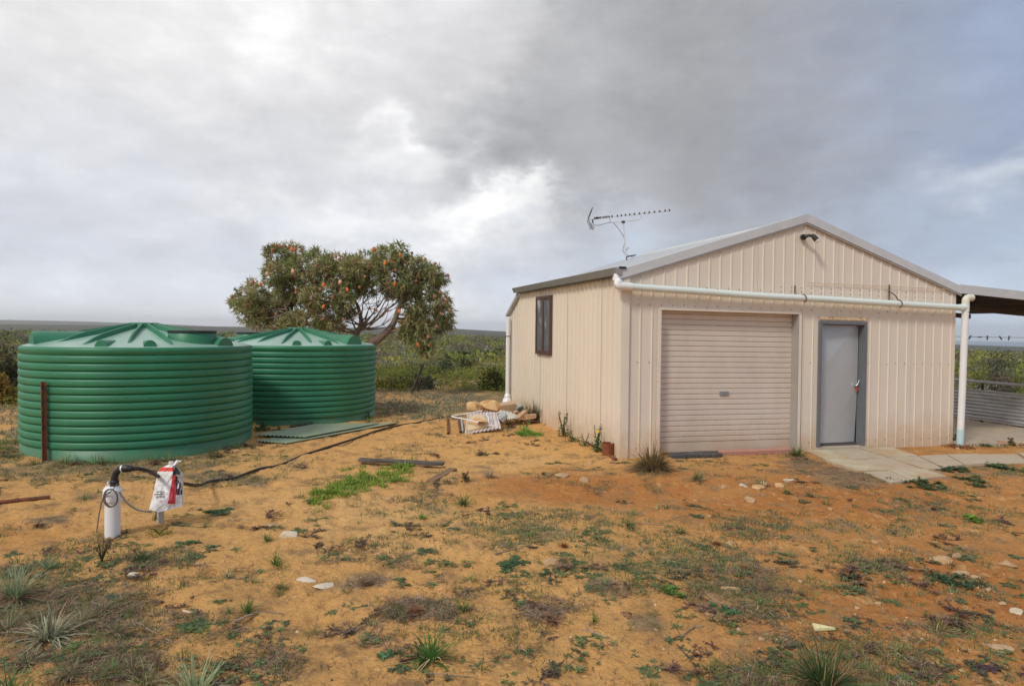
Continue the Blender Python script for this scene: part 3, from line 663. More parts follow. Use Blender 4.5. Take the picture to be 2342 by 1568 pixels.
for a_ in (SW + .06, SW + 1.1, SW + 2.1, SW + 3.1, SW + AW - .06):
    mb = MB(); mb.hexa([aw(a_ - .03, 0, -.16), aw(a_ + .03, 0, -.16), aw(a_ + .03, AD + .1, -.16), aw(a_ - .03, AD + .1, -.16), aw(a_ - .03, 0, -.04), aw(a_ + .03, 0, -.04), aw(a_ + .03, AD + .1, -.04), aw(a_ - .03, AD + .1, -.04)]); mb.build('purlin', DARK_STEEL, awning)
for s_ in (AD * .5, AD + .15):
    mb = MB(); mb.hexa([aw(SW + .02, s_ - .03, -.27), aw(SW + AW, s_ - .03, -.27), aw(SW + AW, s_ + .03, -.27), aw(SW + .02, s_ + .03, -.27), aw(SW + .02, s_ - .03, -.165), aw(SW + AW, s_ - .03, -.165), aw(SW + AW, s_ + .03, -.165), aw(SW + .02, s_ + .03, -.165)]); mb.build('beam', DARK_STEEL, awning)
for s_ in (.05,):
    mb = MB(); mb.box(np.array(aw(SW + AW - .08, s_, -1.5)), (.075, .075, 2.7), AX); mb.build('post', GALV, awning)

# concrete floor under the awning, path slabs
mb = MB(); mb.hexa([W(SW + .03, -.10, -.08), W(SW + 3.42, -.35, -.08), W(SW + 3.42, 6.0, -.08), W(SW + .03, 6.0, -.08), W(SW + .03, -.10, .045), W(SW + 3.42, -.35, .045), W(SW + 3.42, 6.0, .045), W(SW + .03, 6.0, .045)])
o = mb.build('concrete_floor', CONCRETE); o['kind'] = 'structure'
# ------------------------------------------------------------------ path of concrete slabs
def slab_quads():
    Q = [([(170,150),(372,140),(618,238),(362,243)],0), ([(362,246),(622,241),(985,346),(690,352)],0), ([(378,138),(680,120),(975,211),(630,236)],1), ([(634,239),(982,214),(1335,336),(992,347)],1),
         ([(688,117),(1020,110),(1285,200),(985,211)],0), ([(990,214),(1288,203),(1520,322),(1375,330)],1), ([(745,360),(1000,350),(1200,446),(1010,470)],1), ([(1004,350),(1345,339),(1575,405),(1206,444)],0),
         ([(1290,201),(1560,184),(1740,288),(1525,318)],1), ([(1566,184),(1880,180),(2030,275),(1746,287)],1), ([(1886,180),(2270,172),(2400,262),(2036,274)],1), ([(2276,172),(2640,166),(2760,256),(2406,261)],1)]
    return [([(x / 4.363 + 1805.3, y / 4.363 + 1000.2) for x, y in q], k) for q, k in Q]
mb = MB(); base_ = []
pts = [G(u, v) for u, v in ((1845, 1032), (2040, 1024), (2110, 1048), (2345, 1042), (2345, 1058), (2150, 1075), (2165, 1092), (2040, 1106))]
mb.poly([(p[0], p[1], p[2] + .006) for p in pts]); path = mb.build('path', mat('path_bedding', (.33, .21, .11), .95, 0, .2, 10)); path['kind'] = 'structure'
for q, k in slab_quads():
    P4 = np.array([G(u, v) for u, v in q]); c_ = P4.mean(0); P4 = c_ + (P4 - c_) * .985
    lift = rng.normal(.036, .004); mb = MB(); tp = P4 + np.array((0, 0, lift)) + np.array([(0, 0, rng.normal(0, .003)) for _ in range(4)])
    ins = c_ + (tp - c_) * .985; ins[:, 2] = tp[:, 2]; low = tp - np.array((0, 0, .007)); bot = P4 - np.array((0, 0, .04))
    V = np.concatenate([bot, low, ins]); F = [(8, 9, 10, 11)] + [(i, (i+1) % 4, 4 + (i+1) % 4, 4 + i) for i in range(4)] + [(4+i, 4 + (i+1) % 4, 8 + (i+1) % 4, 8 + i) for i in range(4)]
    mb.add(V, F); mb.build('paver', (SLAB_A, SLAB_B)[k], path)

# ------------------------------------------------------------------ water tanks
def tank(x, y, zb, label, hatch_az, drum_az, turn):
    T = thing('water_tank', label, 'water tank', (x, y, zb), 'ribbed green rainwater tanks')
    Rr, Hh = 1.576, 1.545
    pr = [(Rr - .005, -.15), (Rr - .005, .165)]; gz0 = .172; pit = .1055
    for k in range(12):
        z0 = gz0 + k * pit
        pr += [(Rr - .022, z0), (Rr - .022, z0 + .005), (Rr - .003, z0 + .0095), (Rr + .005, z0 + .014), (Rr + .010, z0 + .024), (Rr + .012, z0 + .050), (Rr + .009, z0 + .080), (Rr + .004, z0 + .096), (Rr - .004, z0 + .1015)]
    z0 = gz0 + 12 * pit
    pr += [(Rr - .018, z0), (Rr - .018, z0 + .010), (Rr + .002, z0 + .020), (Rr + .004, Hh - .03), (Rr - .004, Hh - .008), (Rr - .03, Hh + .004)]
    mb = MB(); mb.lathe(pr, 96, (x, y, zb)); mb.build('wall', TANK, T, smooth=True)
    def cone(r): return Hh + .004 + .31 * (1 - r / (Rr - .03)) ** .92
    rp = [(Rr - .03, Hh + .004)] + [(r_, cone(r_)) for r_ in np.linspace(Rr - .08, .20, 9)] + [(.18, cone(.2) + .035), (.10, cone(.2) + .045), (.001, cone(.2) + .045)]
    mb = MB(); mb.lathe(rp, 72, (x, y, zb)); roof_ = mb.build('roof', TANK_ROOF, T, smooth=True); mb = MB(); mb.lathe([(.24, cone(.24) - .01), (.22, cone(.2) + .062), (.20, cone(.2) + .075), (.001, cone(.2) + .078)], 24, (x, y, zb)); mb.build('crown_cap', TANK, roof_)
    for k in range(16):
        a_ = turn + k * math.pi / 8; d = np.array((math.cos(a_), math.sin(a_), 0)); w_ = np.array((-d[1], d[0], 0)); mb = MB()
        c0 = np.array((x, y, zb)); V = []; rs = np.linspace(.16, 1.40 if k % 2 else 1.30, 7)
        for i, r_ in enumerate(rs):
            h = .066 if i < 5 else (.046 if i == 5 else .002); wd = .021
            for (sw__, hh) in ((-wd * 1.5, -.012), (-wd * .6, h), (wd * .6, h), (wd * 1.5, -.012)):
                V.append(c0 + d * r_ + w_ * sw__ + np.array((0, 0, cone(r_) + hh)))
        F = [(i*4+j, i*4+j+1, i*4+j+5, i*4+j+4) for i in range(6) for j in range(3)] + [(24, 25, 26, 27)]
        mb.add(V, F); mb.build('roof_rib', TANK, roof_)
        a2 = a_ + math.pi / 16                                     # little half-round vents near the rim
        if k % 5 == 0:
            d = np.array((math.cos(a2), math.sin(a2), 0)); w_ = np.array((-d[1], d[0], 0)); mb = MB(); th = np.linspace(0, np.pi, 9)
            outer = [c0 + d * 1.50 + w_ * .085 * math.cos(t) + np.array((0, 0, Hh - .01 + .115 * math.sin(t))) for t in th]
            inner = [c0 + d * 1.12 + w_ * .085 * math.cos(t) + np.array((0, 0, cone(1.12) - .03 + .03 * math.sin(t))) for t in th]
            mb.add(outer + inner, [(i, i+1, 10+i, 9+i) for i in range(8)] + [tuple(range(9))]); mb.build('vent_boss', TANK, roof_)
    # inlet hatch: a half-round tunnel moulded into the roof
    def tunnel(az_, r_in, r_out, rad, name, hgt=1.0):
        d = np.array((math.cos(az_), math.sin(az_), 0)); w_ = np.array((-d[1], d[0], 0)); c0 = np.array((x, y, zb)); mb = MB(); th = np.linspace(0, np.pi, 17); st = []
        for r_, ztop in ((r_out + .04, .0), (r_out, 1.0), (r_in, 1.0)):
            zt = Hh - .03; sc__ = 1.0
            st.append([c0 + d * r_ + w_ * rad * math.cos(t) * (1.04 if ztop == 0 else 1) + np.array((0, 0, zt + rad * hgt * math.sin(t) * (1.0 if ztop else .96))) for t in th])
        V = st[0] + st[1] + st[2]; F = [(i, i+1, 18+i, 17+i) for i in range(16)] + [(17+i, 18+i, 35+i, 34+i) for i in range(16)] + [tuple(range(17))]
        mb.add(V, F); return mb.build(name, TANK, roof_, smooth=False)
    tunnel(hatch_az, .72, 1.40, .23, 'inlet_hatch', 1.05)
    d = np.array((math.cos(drum_az), math.sin(drum_az), 0)); cx, cy = x + d[0] * 1.06, y + d[1] * 1.06
    mb = MB(); mb.lathe([(.36, Hh - .02), (.34, Hh + .06), (.325, Hh + .205), (.30, Hh + .225)], 36, (cx, cy, zb)); drum = mb.build('manhole', TANK, T, smooth=True)
    mb = MB(); mb.lathe([(.335, Hh + .205), (.335, Hh + .236), (.29, Hh + .242), (.001, Hh + .226)], 36, (cx, cy, zb)); mb.build('strainer', TANK_DARK, drum)
    tunnel(drum_az + .16, 1.1, 1.46, .17, 'overflow_boss', 1.0)
    return T
ZL = gz(-5.77, 10.25); ZR_ = gz(-4.47, 13.69)
tank(-5.77, 10.25, .01, 'ribbed green rainwater tank nearest the camera, with a rusty post in front', R(224), R(-24), R(-69))
tank(-4.47, 13.69, -.035, 'ribbed green rainwater tank behind, between the nearer tank and the tree', R(-24), R(168), R(-62))

# ------------------------------------------------------------------ rusty star posts
def star_post(base, h, lean, label, sc_=1.0, mt=None):
    T = MB(); b = np.array(base); top = b + np.array((lean[0], lean[1], h))
    d = (top - b); d /= np.linalg.norm(d); w_ = .03 * sc_
    for k in range(3):
        a_ = k * 2.094 + .5; o_ = np.array((math.cos(a_), math.sin(a_), 0)); t_ = np.cross(d, o_) * .004 * sc_
        b0 = b - d * .2
        T.hexa([b0 - t_, b0 + o_ * w_ - t_, b0 + o_ * w_ + t_, b0 + t_, top - t_, top + o_ * w_ - t_, top + o_ * w_ + t_, top + t_])
    for k in range(9):
        p = b + d * (h * (.12 + .1 * k)); T.box(p + np.array((.0, -.012, 0)), (.014, .012, .012))
    o = T.build('star_post', mt or RUST, loc=base); return tag(o, label, 'fence post')
pb = G(101, 1056); star_post(pb, 1.05, (-.012, 0), 'rusty steel star post standing in front of the nearer green tank', 1.25)
p1 = G(958, 897); star_post(p1, .52, (-.12, .1), 'short dark steel post near the grey herbs, right one of the pair by the heath', 1.5, DARK_STEEL)
p2 = G(941, 899); star_post(p2, .80, (.30, .1), 'leaning dark steel post, left one of the pair by the heath', 1.3, DARK_STEEL)

# ------------------------------------------------------------------ bore head, hose, feed bag
bb = G(257.5, 1222)
bore = thing('bore_head', 'white plastic bore casing with cap and black pipe elbow', 'bore head', bb)
Yb = bb[1]; hb = (1222 - 1104.5) / FPX * Yb / 1.0
rad = 16.3 / FPX * Yb
top = hb + .0
mb = MB(); mb.lathe([(rad, -.1), (rad, top - .10)], 28, bb); mb.build('casing', PVC, bore, smooth=True)
mb = MB(); rc = rad * 1.21; mb.lathe([(rad, top - .135), (rc, top - .13), (rc, top - .035), (rc - .006, top - .028), (rc * .72, top - .004), (.001, top - .004)], 28, bb); mb.build('cap', PVC, bore)
def bpt(u, v, dy=0.): 
    p = at(u, v, Yb + dy); return np.array(p)
mb = MB(); c0 = bpt(262, 1104)
mb.lathe([(.001, -.02), (.030, -.02), (.036, .0), (.036, .012), (.032, .018), (.036, .024), (.036, .040), (.028, .046), (.001, .046)], 20, c0 - np.array((0, 0, .02)))
mb.tube([bpt(262, 1101), bpt(262.5, 1090), bpt(266, 1080), bpt(273, 1073), bpt(281, 1071.5)], [.030, .029, .028, .028, .030], 14); elb = mb.build('elbow', BLACK, bore, smooth=True)
mb = MB(); mb.tube([bpt(279, 1071.6), bpt(282, 1071.2)], [.034, .034], 14); mb.build('clamp', ALU, elb)
mb = MB(); mb.tube([bpt(282, 1071), bpt(289, 1070.5), bpt(296, 1070.8), bpt(303, 1072)], [.033, .035, .030, .021], 14); mb.build('coupling', BLACK, elb, smooth=True)
mb = MB(); mb.tube([bpt(248, 1106, -.02), bpt(247.6, 1101, -.02)], .011, 8); mb.build('cable_gland', PVC, bore)
mb = MB(); mb.tube([bpt(267, 1107.5, -.065), bpt(267, 1107.5, -.085)], .009, 8); bolt = mb.build('eye_bolt', RUST, bore)
mb = MB()
for k, (ru, rv, du) in enumerate(((30, 43, 0), (31, 41, 3), (27, 39, 5))):
    th = np.linspace(0, 2 * np.pi, 30); th = th
    mb.tube([bpt(252 + du * .4 + ru / 2 * math.cos(t) * 1.05, 1138 + rv / 2 * math.sin(t) * .98 + du * math.cos(t) * .3, -.115 - .01 * k) for t in th], .0042, 5, cap=False)
mb.tube([bpt(267, 1107.5, -.08), bpt(258, 1119, -.11), bpt(246, 1128, -.115)], .0035, 5)
mb.build('wire_coil', mat('coil_wire', (.15, .12, .10), .5, .3, .2, 20), bore, smooth=True)
mb = MB(); g_ = G(221, 1222); mb.tube(spline([bpt(252, 1125, -.10), bpt(240, 1133, -.08), bpt(232, 1150, -.06), bpt(226, 1180, -.03), g_ + np.array((0, 0, .02))], 6), .0055, 6); mb.build('cable', WIRE, bore, smooth=True)
bag_y = G(366, 1197)[1]
mb = MB(); mb.tube(spline([bpt(272, 1122, -.09), bpt(281, 1137, -.05), bpt(298, 1155, .05), bpt(318, 1166, .18), np.array(at(345, 1170, bag_y - .02))], 6), [.009] * 24 + [.010], 8); mb.build('conduit', CONDUIT, bore, smooth=True)
# hose: one long run from the coupling past the bag, over the ground and away
def onG(u, v, dz=.018): p = G(u, v); return np.array((p[0], p[1], p[2] + dz))
hp_ = [bpt(300, 1071.5), bpt(318, 1071.5, .05), bpt(338, 1076, .16), bpt(352, 1083, .28), np.array(at(372, 1094, 6.05)), np.array(at(400, 1101, 6.2)), np.array(at(425, 1106, 6.4)), np.array(at(455, 1109, 6.75)), onG(485, 1106, .035), onG(535, 1095, .02), onG(590, 1078, .012), onG(640, 1062, -.006), onG(690, 1040, -.010), onG(720, 1033, .008),
       onG(765, 1020), onG(815, 1003), onG(862, 987), onG(910, 975), onG(960, 967, .015), onG(1010, 956, .012), onG(1060, 948, .0)]
mb = MB(); sp_ = spline(hp_, 6); rad_ = np.interp(np.arange(len(sp_)), [0, 50, len(sp_)], [.0175, .0170, .019]); mb.tube(sp_, rad_, 10); hose = mb.build('hose', HOSE, smooth=True, loc=hp_[8]); tag(hose, 'black poly water hose running from the bore head across the sand', 'hose')
# steel channel post under the bag
pb = G(367, 1195); mb = MB(); mb.hexa([pb + np.array(q_) for q_ in ((-.034, .0, -.2), (-.006, -.02, -.2), (-.006, -.012, -.2), (-.034, .008, -.2), (-.034, .0, .46), (-.006, -.02, .46), (-.006, -.012, .46), (-.034, .008, .46))])
mb.hexa([pb + np.array(q_) for q_ in ((-.006, -.02, -.2), (.026, .01, -.2), (.024, .018, -.2), (-.006, -.012, -.2), (-.006, -.02, .46), (.026, .01, .46), (.024, .018, .46), (-.006, -.012, .46))])
post = mb.build('meter_post', GALV, loc=pb); tag(post, 'short galvanised channel post under the upturned feed bag', 'post')
# bag: two printed faces draped over the post, closed at the top
By = pb[1] - .055
def bq(u, v, dy=0): return np.array(at(u, v, By + dy))
# outline in the photo, left/ridge/right columns, bottom to top
def bagpt(i, j):                       # i across 0..1 (left edge, front corner ~.30, right edge), j up 0..1
    L_ = [(341, 1164), (350, 1130), (358.5, 1090), (361, 1077), (367, 1070), (385, 1062)]
    Mf = [(362, 1171), (371, 1135), (378, 1093), (382, 1079), (386, 1071), (394, 1063)]
    Rr_ = [(416, 1157), (416.5, 1130), (417, 1093), (417.5, 1085), (411, 1078), (399, 1062)]
    js = [0, .33, .70, .83, .92, 1.0]
    l = [np.interp(j, js, [q[k] for q in L_]) for k in (0, 1)]; r_ = [np.interp(j, js, [q[k] for q in Rr_]) for k in (0, 1)]
    mu = [np.interp(j, js, [q[k] for q in Mf]) for k in (0, 1)]
    if i < .3: t = i / .3; u, v = l[0] + (mu[0] - l[0]) * t, l[1] + (mu[1] - l[1]) * t
    else: t = (i - .3) / .7; u, v = mu[0] + (r_[0] - mu[0]) * t, mu[1] + (r_[1] - mu[1]) * t
    wob = (fbm(np.array([i * 6]), np.array([j * 5]), 3, 77)[0] - .5)
    depth = -.05 * math.sin(math.pi * min(1, max(0, i))) - .02 * (1 - j) + .05 * wob * (1 - .3 * j) + .06 * j
    return u, v, depth
white, redp, redo, blk, gry = (.78, .77, .76), (.58, .035, .055), (.72, .07, .04), (.02, .02, .022), (.55, .53, .51)
n_i, n_j = 64, 84; V = []; Cb = []
for j in range(n_j + 1):
    for i in range(n_i + 1):
        fi, fj = i / n_i, j / n_j; u, v, d = bagpt(fi, fj); V.append(bq(u, v, d)); c_ = white
        left_panel = u < 400 - 17 * (1171 - v) / 110 * 0 - (v - 1085) * .14 - 5.5
        xp = (u - (395.5 - (v - 1080) * .165))            # distance right of the white panel's edge
        if v < 1085 and u > 397.5 + (1078 - v) * .25 and v > 1064: c_ = blk if (u < 409 + (v - 1070) * .3) else white
        elif v < 1077.5 and fj < .985:
            c_ = redo if (v > 1066 + (u - 365) * .05 or u < 372) and u < 398 else white
            if v < 1068 and 374 < u < 400: c_ = white
        elif xp > 0 and v < 1152 - (u - 392) * .02:
            c_ = redp if u < 407 - (v - 1080) * .085 else white
            nb = fbm(np.array([u * .16]), np.array([v * .075]), 3, 88)[0]
            edge = 399 + (v - 1080) * .10 + 4 * (nb - .5)
            if v < 1133 and u > edge:
                c_ = blk if (u < edge + 7 + (nb - .45) * 24 or v > 1117 + (u - 408) * .3) else (.62, .58, .54)
                if v > 1115 and u > 411 and u < 413.5 and v < 1130: c_ = (.5, .5, .5)
            if v > 1131 and u > 407 - (v - 1080) * .085 : c_ = white
        else:
            if 361.5 < u < 366 and 1081 < v < 1092: c_ = (.78, .66, .42)
            if 366 < u < 377 and 1083 < v < 1103 and int(v * 1.1) % 3 == 0: c_ = (.62, .61, .61)
        Cb.append(c_)
mb = MB(); F = [(j*(n_i+1)+i, j*(n_i+1)+i+1, (j+1)*(n_i+1)+i+1, (j+1)*(n_i+1)+i) for j in range(n_j) for i in range(n_i)]
mb.add(V, F, np.array(Cb))
Vb = [V[j*(n_i+1) + i] + np.array((0, .16 * math.sin(math.pi * i / n_i) ** .6 * (1 - .75 * (j / n_j) ** 2) + .004, 0)) for j in range(n_j + 1) for i in range(n_i + 1)]
mb.add(Vb, [f[::-1] for f in F], np.array((.74, .73, .72)))
bag = mb.build('feed_bag', BAG, smooth=True, loc=bq(385, 1165)); tag(bag, 'red and white printed feed bag upended over a short post', 'bag')
mb = MB()
for k in range(9):
    a_ = rng.uniform(-1, 1); p = bq(394 + a_ * 5, 1064, .02 + rng.normal(0, .015)); q_ = p + np.array((a_ * .04 + .015, rng.normal(0, .015), rng.uniform(.025, .05)))
    mb.add([p - (.009, 0, 0), p + (.009, 0, 0), q_ + (.012, 0, 0), q_ - (.008, 0, .004)], [(0, 1, 2, 3)], white)
mb.build('gathered_neck', BAG, bag)
def bag_text(s, u, v, size, name='print_line', mt=None):
    cu = bpy.data.curves.new(name, 'FONT'); cu.body = s; cu.size = size; cu.align_x = 'CENTER'; cu.align_y = 'CENTER'; cu.extrude = .0004
    t = bpy.data.objects.new(name, cu); C.objects.link(t); dg = bpy.context.evaluated_depsgraph_get(); me = bpy.data.meshes.new_from_object(t.evaluated_get(dg)); C.objects.unlink(t); bpy.data.objects.remove(t)
    me.materials.clear(); me.materials.append(mt or INK)
    o = bpy.data.objects.new(name, me); C.objects.link(o); o.parent = bag
    # follow the bag: lay each vertex on the front sheet, print upside down as the bag hangs
    nv = len(me.vertices); co = np.empty(nv * 3, np.float32); me.vertices.foreach_get('co', co); co = co.reshape(-1, 3); out = []
    px = FPX / By; base = wl(bag)
    tab = {}
    for x_, y_, z_ in co:
        uu = u - x_ * px - (-y_ * px) * .0 ; vv = v + y_ * px + x_ * px * .06; uu += (1135 - vv) * .16 * 0
        # find depth on the sheet at this place
        kj = int(round(jv(vv) * 40))
        if kj not in tab: tab[kj] = np.array([bagpt(i_ / 40, kj / 40) for i_ in range(21)])
        d_ = float(np.interp(uu, tab[kj][:, 0], tab[kj][:, 2]))
        out.append(bq(uu, vv, d_ - .006 - z_) - base)
    me.vertices.foreach_set('co', np.array(out, np.float32).ravel()); me.update(); return o
def jv(v): return float(np.clip(np.interp(v, [1062, 1070, 1079, 1092, 1132, 1168], [1, .92, .83, .70, .33, 0]), 0, 1))
bag_text('Beef &', 366.5, 1135.5, .030); bag_text('Vegetable', 364.5, 1129.5, .024); bag_text('Flavour', 366, 1124, .024)
o = bag_text('________', 362, 1141.5, .012, mt=mat('faint_ink', (.35, .3, .3), .6)); bag_text('*', 368.5, 1143, .05, 'print_mark', mat('print_red', (.65, .15, .12), .5))
for v_ in (1096, 1100, 1104, 1109): bag_text('_________', 367.5 - (v_ - 1096) * .1, v_, .016, mt=bpy.data.materials['faint_ink'])

# ------------------------------------------------------------------ things lying about
def free(name, label, cat, mb, mt, loc, group=None, smooth=False): return tag(mb.build(name, mt, smooth=smooth, loc=loc), label, cat, group)
mb = MB(); a_, b_ = onG(-40, 1157, .022), onG(115, 1141, .022); mb.tube([a_, lerp(a_, b_, .5), b_], .021, 10); mb.tube([lerp(a_, b_, .47), lerp(a_, b_, .52)], .028, 10); free('steel_pipe', 'rusty steel pipe lying on the sand at the left edge', 'pipe', mb, RUST, lerp(a_, b_, .5), smooth=True)
def plank(p0, p1, w_, h, mt, label, name='plank', roll=0, tilt=0., group=None):
    p0, p1 = np.array(p0), np.array(p1); d = p1 - p0; Ln = np.linalg.norm(d); d /= Ln; sd = np.cross(d, (0, 0, 1)); sd /= np.linalg.norm(sd); u_ = np.cross(sd, d)
    sd2 = sd * math.cos(roll) + u_ * math.sin(roll); u2 = np.cross(sd2, d); mb = MB(); st = []
    for t in np.linspace(0, 1, 7):
        c_ = p0 + d * Ln * t; k_ = rng.normal(0, .0025, (4, 3))
        st.append([c_ - sd2 * w_/2 - u2 * h/2 + k_[0], c_ + sd2 * w_/2 - u2 * h/2 + k_[1], c_ + sd2 * w_/2 + u2 * h/2 + k_[2], c_ - sd2 * w_/2 + u2 * h/2 + k_[3]])
    V = [q for s_ in st for q in s_]; F = [(i*4+j, i*4+(j+1) % 4, i*4+4+(j+1) % 4, i*4+4+j) for i in range(6) for j in range(4)] + [(3, 2, 1, 0), (24, 25, 26, 27)]
    mb.add(V, F); return free(name, label, 'timber', mb, mt, (p0 + p1) / 2, group)
plank(onG(822, 1058, .045), onG(1014, 1068, .045), .13, .036, TIMBER, 'weathered dark timber beam lying behind the bright green weeds')
plank(onG(985, 1103, .012), onG(1036, 1075, .03), .11, .035, TIMBER2, 'short brown board half buried beside the dark beam')
plank(onG(1120, 1168, .008), onG(1060, 1180, .008), .015, .012, TIMBER2, 'thin dry stick lying in the middle of the yard', 'stick')
# faded green roofing sheets on the ground by the far tank
def corr_sheet(c00, c10, c11, c01, nw, amp, thick, mt, name, label, cat='sheet metal', n2=6, sag=0.0):
    c00, c10, c11, c01 = map(np.array, (c00, c10, c11, c01)); nu = nw * 6 + 1; mb = MB(); nrm = np.cross(c10 - c00, c01 - c00); nrm /= np.linalg.norm(nrm); nrm = nrm if nrm[2] > 0 else -nrm
    V = []
    for side in (0, 1):
        for j in range(n2 + 1):
            for i in range(nu):
                a_, b_ = i / (nu - 1), j / n2; p = (c00 * (1-a_) + c10 * a_) * (1-b_) + (c01 * (1-a_) + c11 * a_) * b_
                V.append(p + nrm * (amp * math.sin(a_ * nw * 2 * np.pi) - side * thick - sag * math.sin(np.pi * b_)))
    m_ = nu * (n2 + 1); F = [(j*nu+i, j*nu+i+1, (j+1)*nu+i+1, (j+1)*nu+i) for j in range(n2) for i in range(nu-1)]; F += [tuple(m_ + q for q in f[::-1]) for f in F]
    for j in (0, n2): F += [(j*nu+i, j*nu+i+1, m_+j*nu+i+1, m_+j*nu+i) for i in range(nu-1)]
    for i in (0, nu-1): F += [(j*nu+i, (j+1)*nu+i, m_+(j+1)*nu+i, m_+j*nu+i) for j in range(n2)]
    mb.add(V, F); return free(name, label, cat, mb, mt, (c00 + c11) / 2)
def gp_(cx, cy, dz): return onG(548.9 + cx / 6.400, 951.4 + cy / 6.400, dz)      # crop of the sheets to photo columns
corr_sheet(gp_(225, 375, .02), gp_(680, 412, .02), gp_(2330, 100, .02), gp_(1700, 112, .02), 9, .008, .006, GREEN_SHEET, 'roofing_sheet', 'faded green ribbed roofing sheet lying on the sand, lower of the two')
corr_sheet(gp_(215, 318, .055), gp_(950, 350, .055), gp_(2050, 138, .05), gp_(1100, 155, .05), 12, .010, .006, GREEN_SHEET, 'roofing_sheet', 'faded green ribbed roofing sheet stacked on top beside the far tank')
# rust-eaten tin and rod by the corner of the shed
tb = G(1390, 1040); mb = MB(); rt = 13.0 / FPX * tb[1]; ht = .185
mb.lathe([(.001, .004), (rt, .0), (rt, ht * .33), (rt + .003, ht * .35), (rt, ht * .37), (rt, ht * .66), (rt + .003, ht * .68), (rt, ht * .70), (rt, ht), (rt + .004, ht + .002), (rt - .004, ht), (rt - .005, .012), (.001, .012)], 26, tb); free('tin', 'rusty open tin standing by the corner of the cream shed', 'tin', mb, mat('orange_rust', (.25, .07, .025), .85, 0, .35, 14, .002, 50, col2=(.14, .05, .03), thr=(.45, .65)), tb)
mb = MB(); mb.tube([onG(1338, 1013, .03), onG(1372, 1030, .03), onG(1407, 1052, .018)], .012, 8); mb.tube([onG(1401, 1050, .02), onG(1409, 1053, .02)], .024, 10); free('steel_rod', 'thin rusty rod lying beside the rusty tin', 'rod', mb, RUST, onG(1380, 1035))
# pavers at the foot of the roller door
def brick(c_, size, yaw, mt, name, label, group=None, tilt=(0, 0), jit=.003):
    cy_, sy_ = math.cos(yaw), math.sin(yaw); ax = np.array([(cy_, sy_, tilt[0]), (-sy_, cy_, tilt[1]), (-tilt[0] * cy_, -tilt[1], 1)])
    b_ = .006; sx, sy, sz = size; mb = MB(); h = np.array(size) / 2
    V = []
    for z_, ins in ((-h[2], b_), (-h[2] + b_, 0), (h[2] - b_, 0), (h[2], b_)):
        for qx, qy in ((-1, -1), (1, -1), (1, 1), (-1, 1)): V.append(np.array((qx * (h[0] - ins), qy * (h[1] - ins), z_)))
    V = np.array(V) + rng.normal(0, jit, (16, 3)); V = np.asarray(c_) + V @ ax
    F = [(3, 2, 1, 0), (12, 13, 14, 15)] + [(k*4+j, k*4+(j+1) % 4, k*4+4+(j+1) % 4, k*4+4+j) for k in range(3) for j in range(4)]
    mb.add(V, F); return free(name, label, 'brick', mb, mt, c_, group)
YAW = math.atan2(UA[1], UA[0])
names_ = ['dark grey paver at the left end under the roller door', 'second dark grey paver from the left under the roller door', 'third dark grey paver from the left under the roller door', 'dark grey paver under the roller door touching the red pavers']
for k in range(4): brick(np.array(W(.86 + k * .205, -.10 - .005 * k, .012)), (.19, .22, .09), YAW + rng.normal(0, .03), BRICK_DARK, 'paver', names_[k], 'dark pavers under the roller door', (0, rng.normal(.02, .03)))
n2 = ['dull red paver beside the dark pavers at the roller door', 'middle dull red paver at the roller door sill', 'dull red paver at the right end of the roller door sill']
for k in range(3): brick(np.array(W(1.86 + k * .43, -.05, .015)), (.415, .16, .10), YAW, BRICK_RED, 'sill_paver', n2[k], 'red pavers under the roller door')
o = brick(onG(2288, 1016, .02), (.24, .14, .05), YAW + .3, mat('terracotta', (.52, .20, .09), .9, 0, .15, 12), 'brick_tile', 'orange terracotta tile lying in the dirt near the awning floor')
brick(onG(2252, 1013, .02), (.22, .09, .05), YAW + .5, PALE_STONE, 'broken_paver', 'pale broken paver beside the orange terracotta tile')

# ------------------------------------------------------------------ rubble heap by the side wall
def rp_(cx, cy): return 1024.6 + cx / 10.105, 902.7 + cy / 10.105
def rat(cx, cy, Y): u, v = rp_(cx, cy); return np.array(at(u, v, Y))
def rock(c_, size, seed, mt, name, label, cat='rock', group=None, yaw=0, flat=1.0, sub=3):
    import bmesh
    bm = bmesh.new(); bmesh.ops.create_icosphere(bm, subdivisions=sub, radius=1); co = np.array([v.co[:] for v in bm.verts]); fc = [[v.index for v in f.verts] for f in bm.faces]; bm.free()
    rg = np.random.default_rng(seed)
    for k in range(12):                                                  # planar facets
        n_ = rg.normal(size=3); n_ /= np.linalg.norm(n_); lim = rg.uniform(.46, .74); dd = co @ n_; co = co - np.outer(np.maximum(dd - lim, 0) * .97, n_)
    co *= (1 + .10 * (fbm(co[:, 0] * 2.2 + seed, co[:, 1] * 2.2 + co[:, 2] * 1.7, 3, seed) - .5))[:, None] * 1.38
    cy_, sy_ = math.cos(yaw), math.sin(yaw); co = co * (np.array(size) / 2); co = np.stack([co[:, 0] * cy_ - co[:, 1] * sy_, co[:, 0] * sy_ + co[:, 1] * cy_, co[:, 2]], 1)
    mb = MB(); mb.add(co + np.asarray(c_), fc); return free(name, label, cat, mb, mt, c_, group, smooth=False)
corr_sheet(rat(385, 905, 11.55), rat(1225, 765, 11.85), rat(1115, 375, 12.55), rat(450, 420, 12.35), 9, .013, .010, FIBRO, 'corrugated_sheet', 'pale pink-grey corrugated fibro sheet propped on the rubble heap', n2=3)
rock(rat(640, 285, 12.55), (.30, .26, .25), 3, STONE, 'rock', 'orange limestone rock behind the corrugated sheet, left one of two', group='limestone rocks', yaw=.3)
rock(rat(960, 270, 12.60), (.33, .24, .21), 9, STONE, 'rock', 'rounded pinkish limestone block behind the corrugated sheet, right one of two', group='limestone rocks', yaw=-.2)
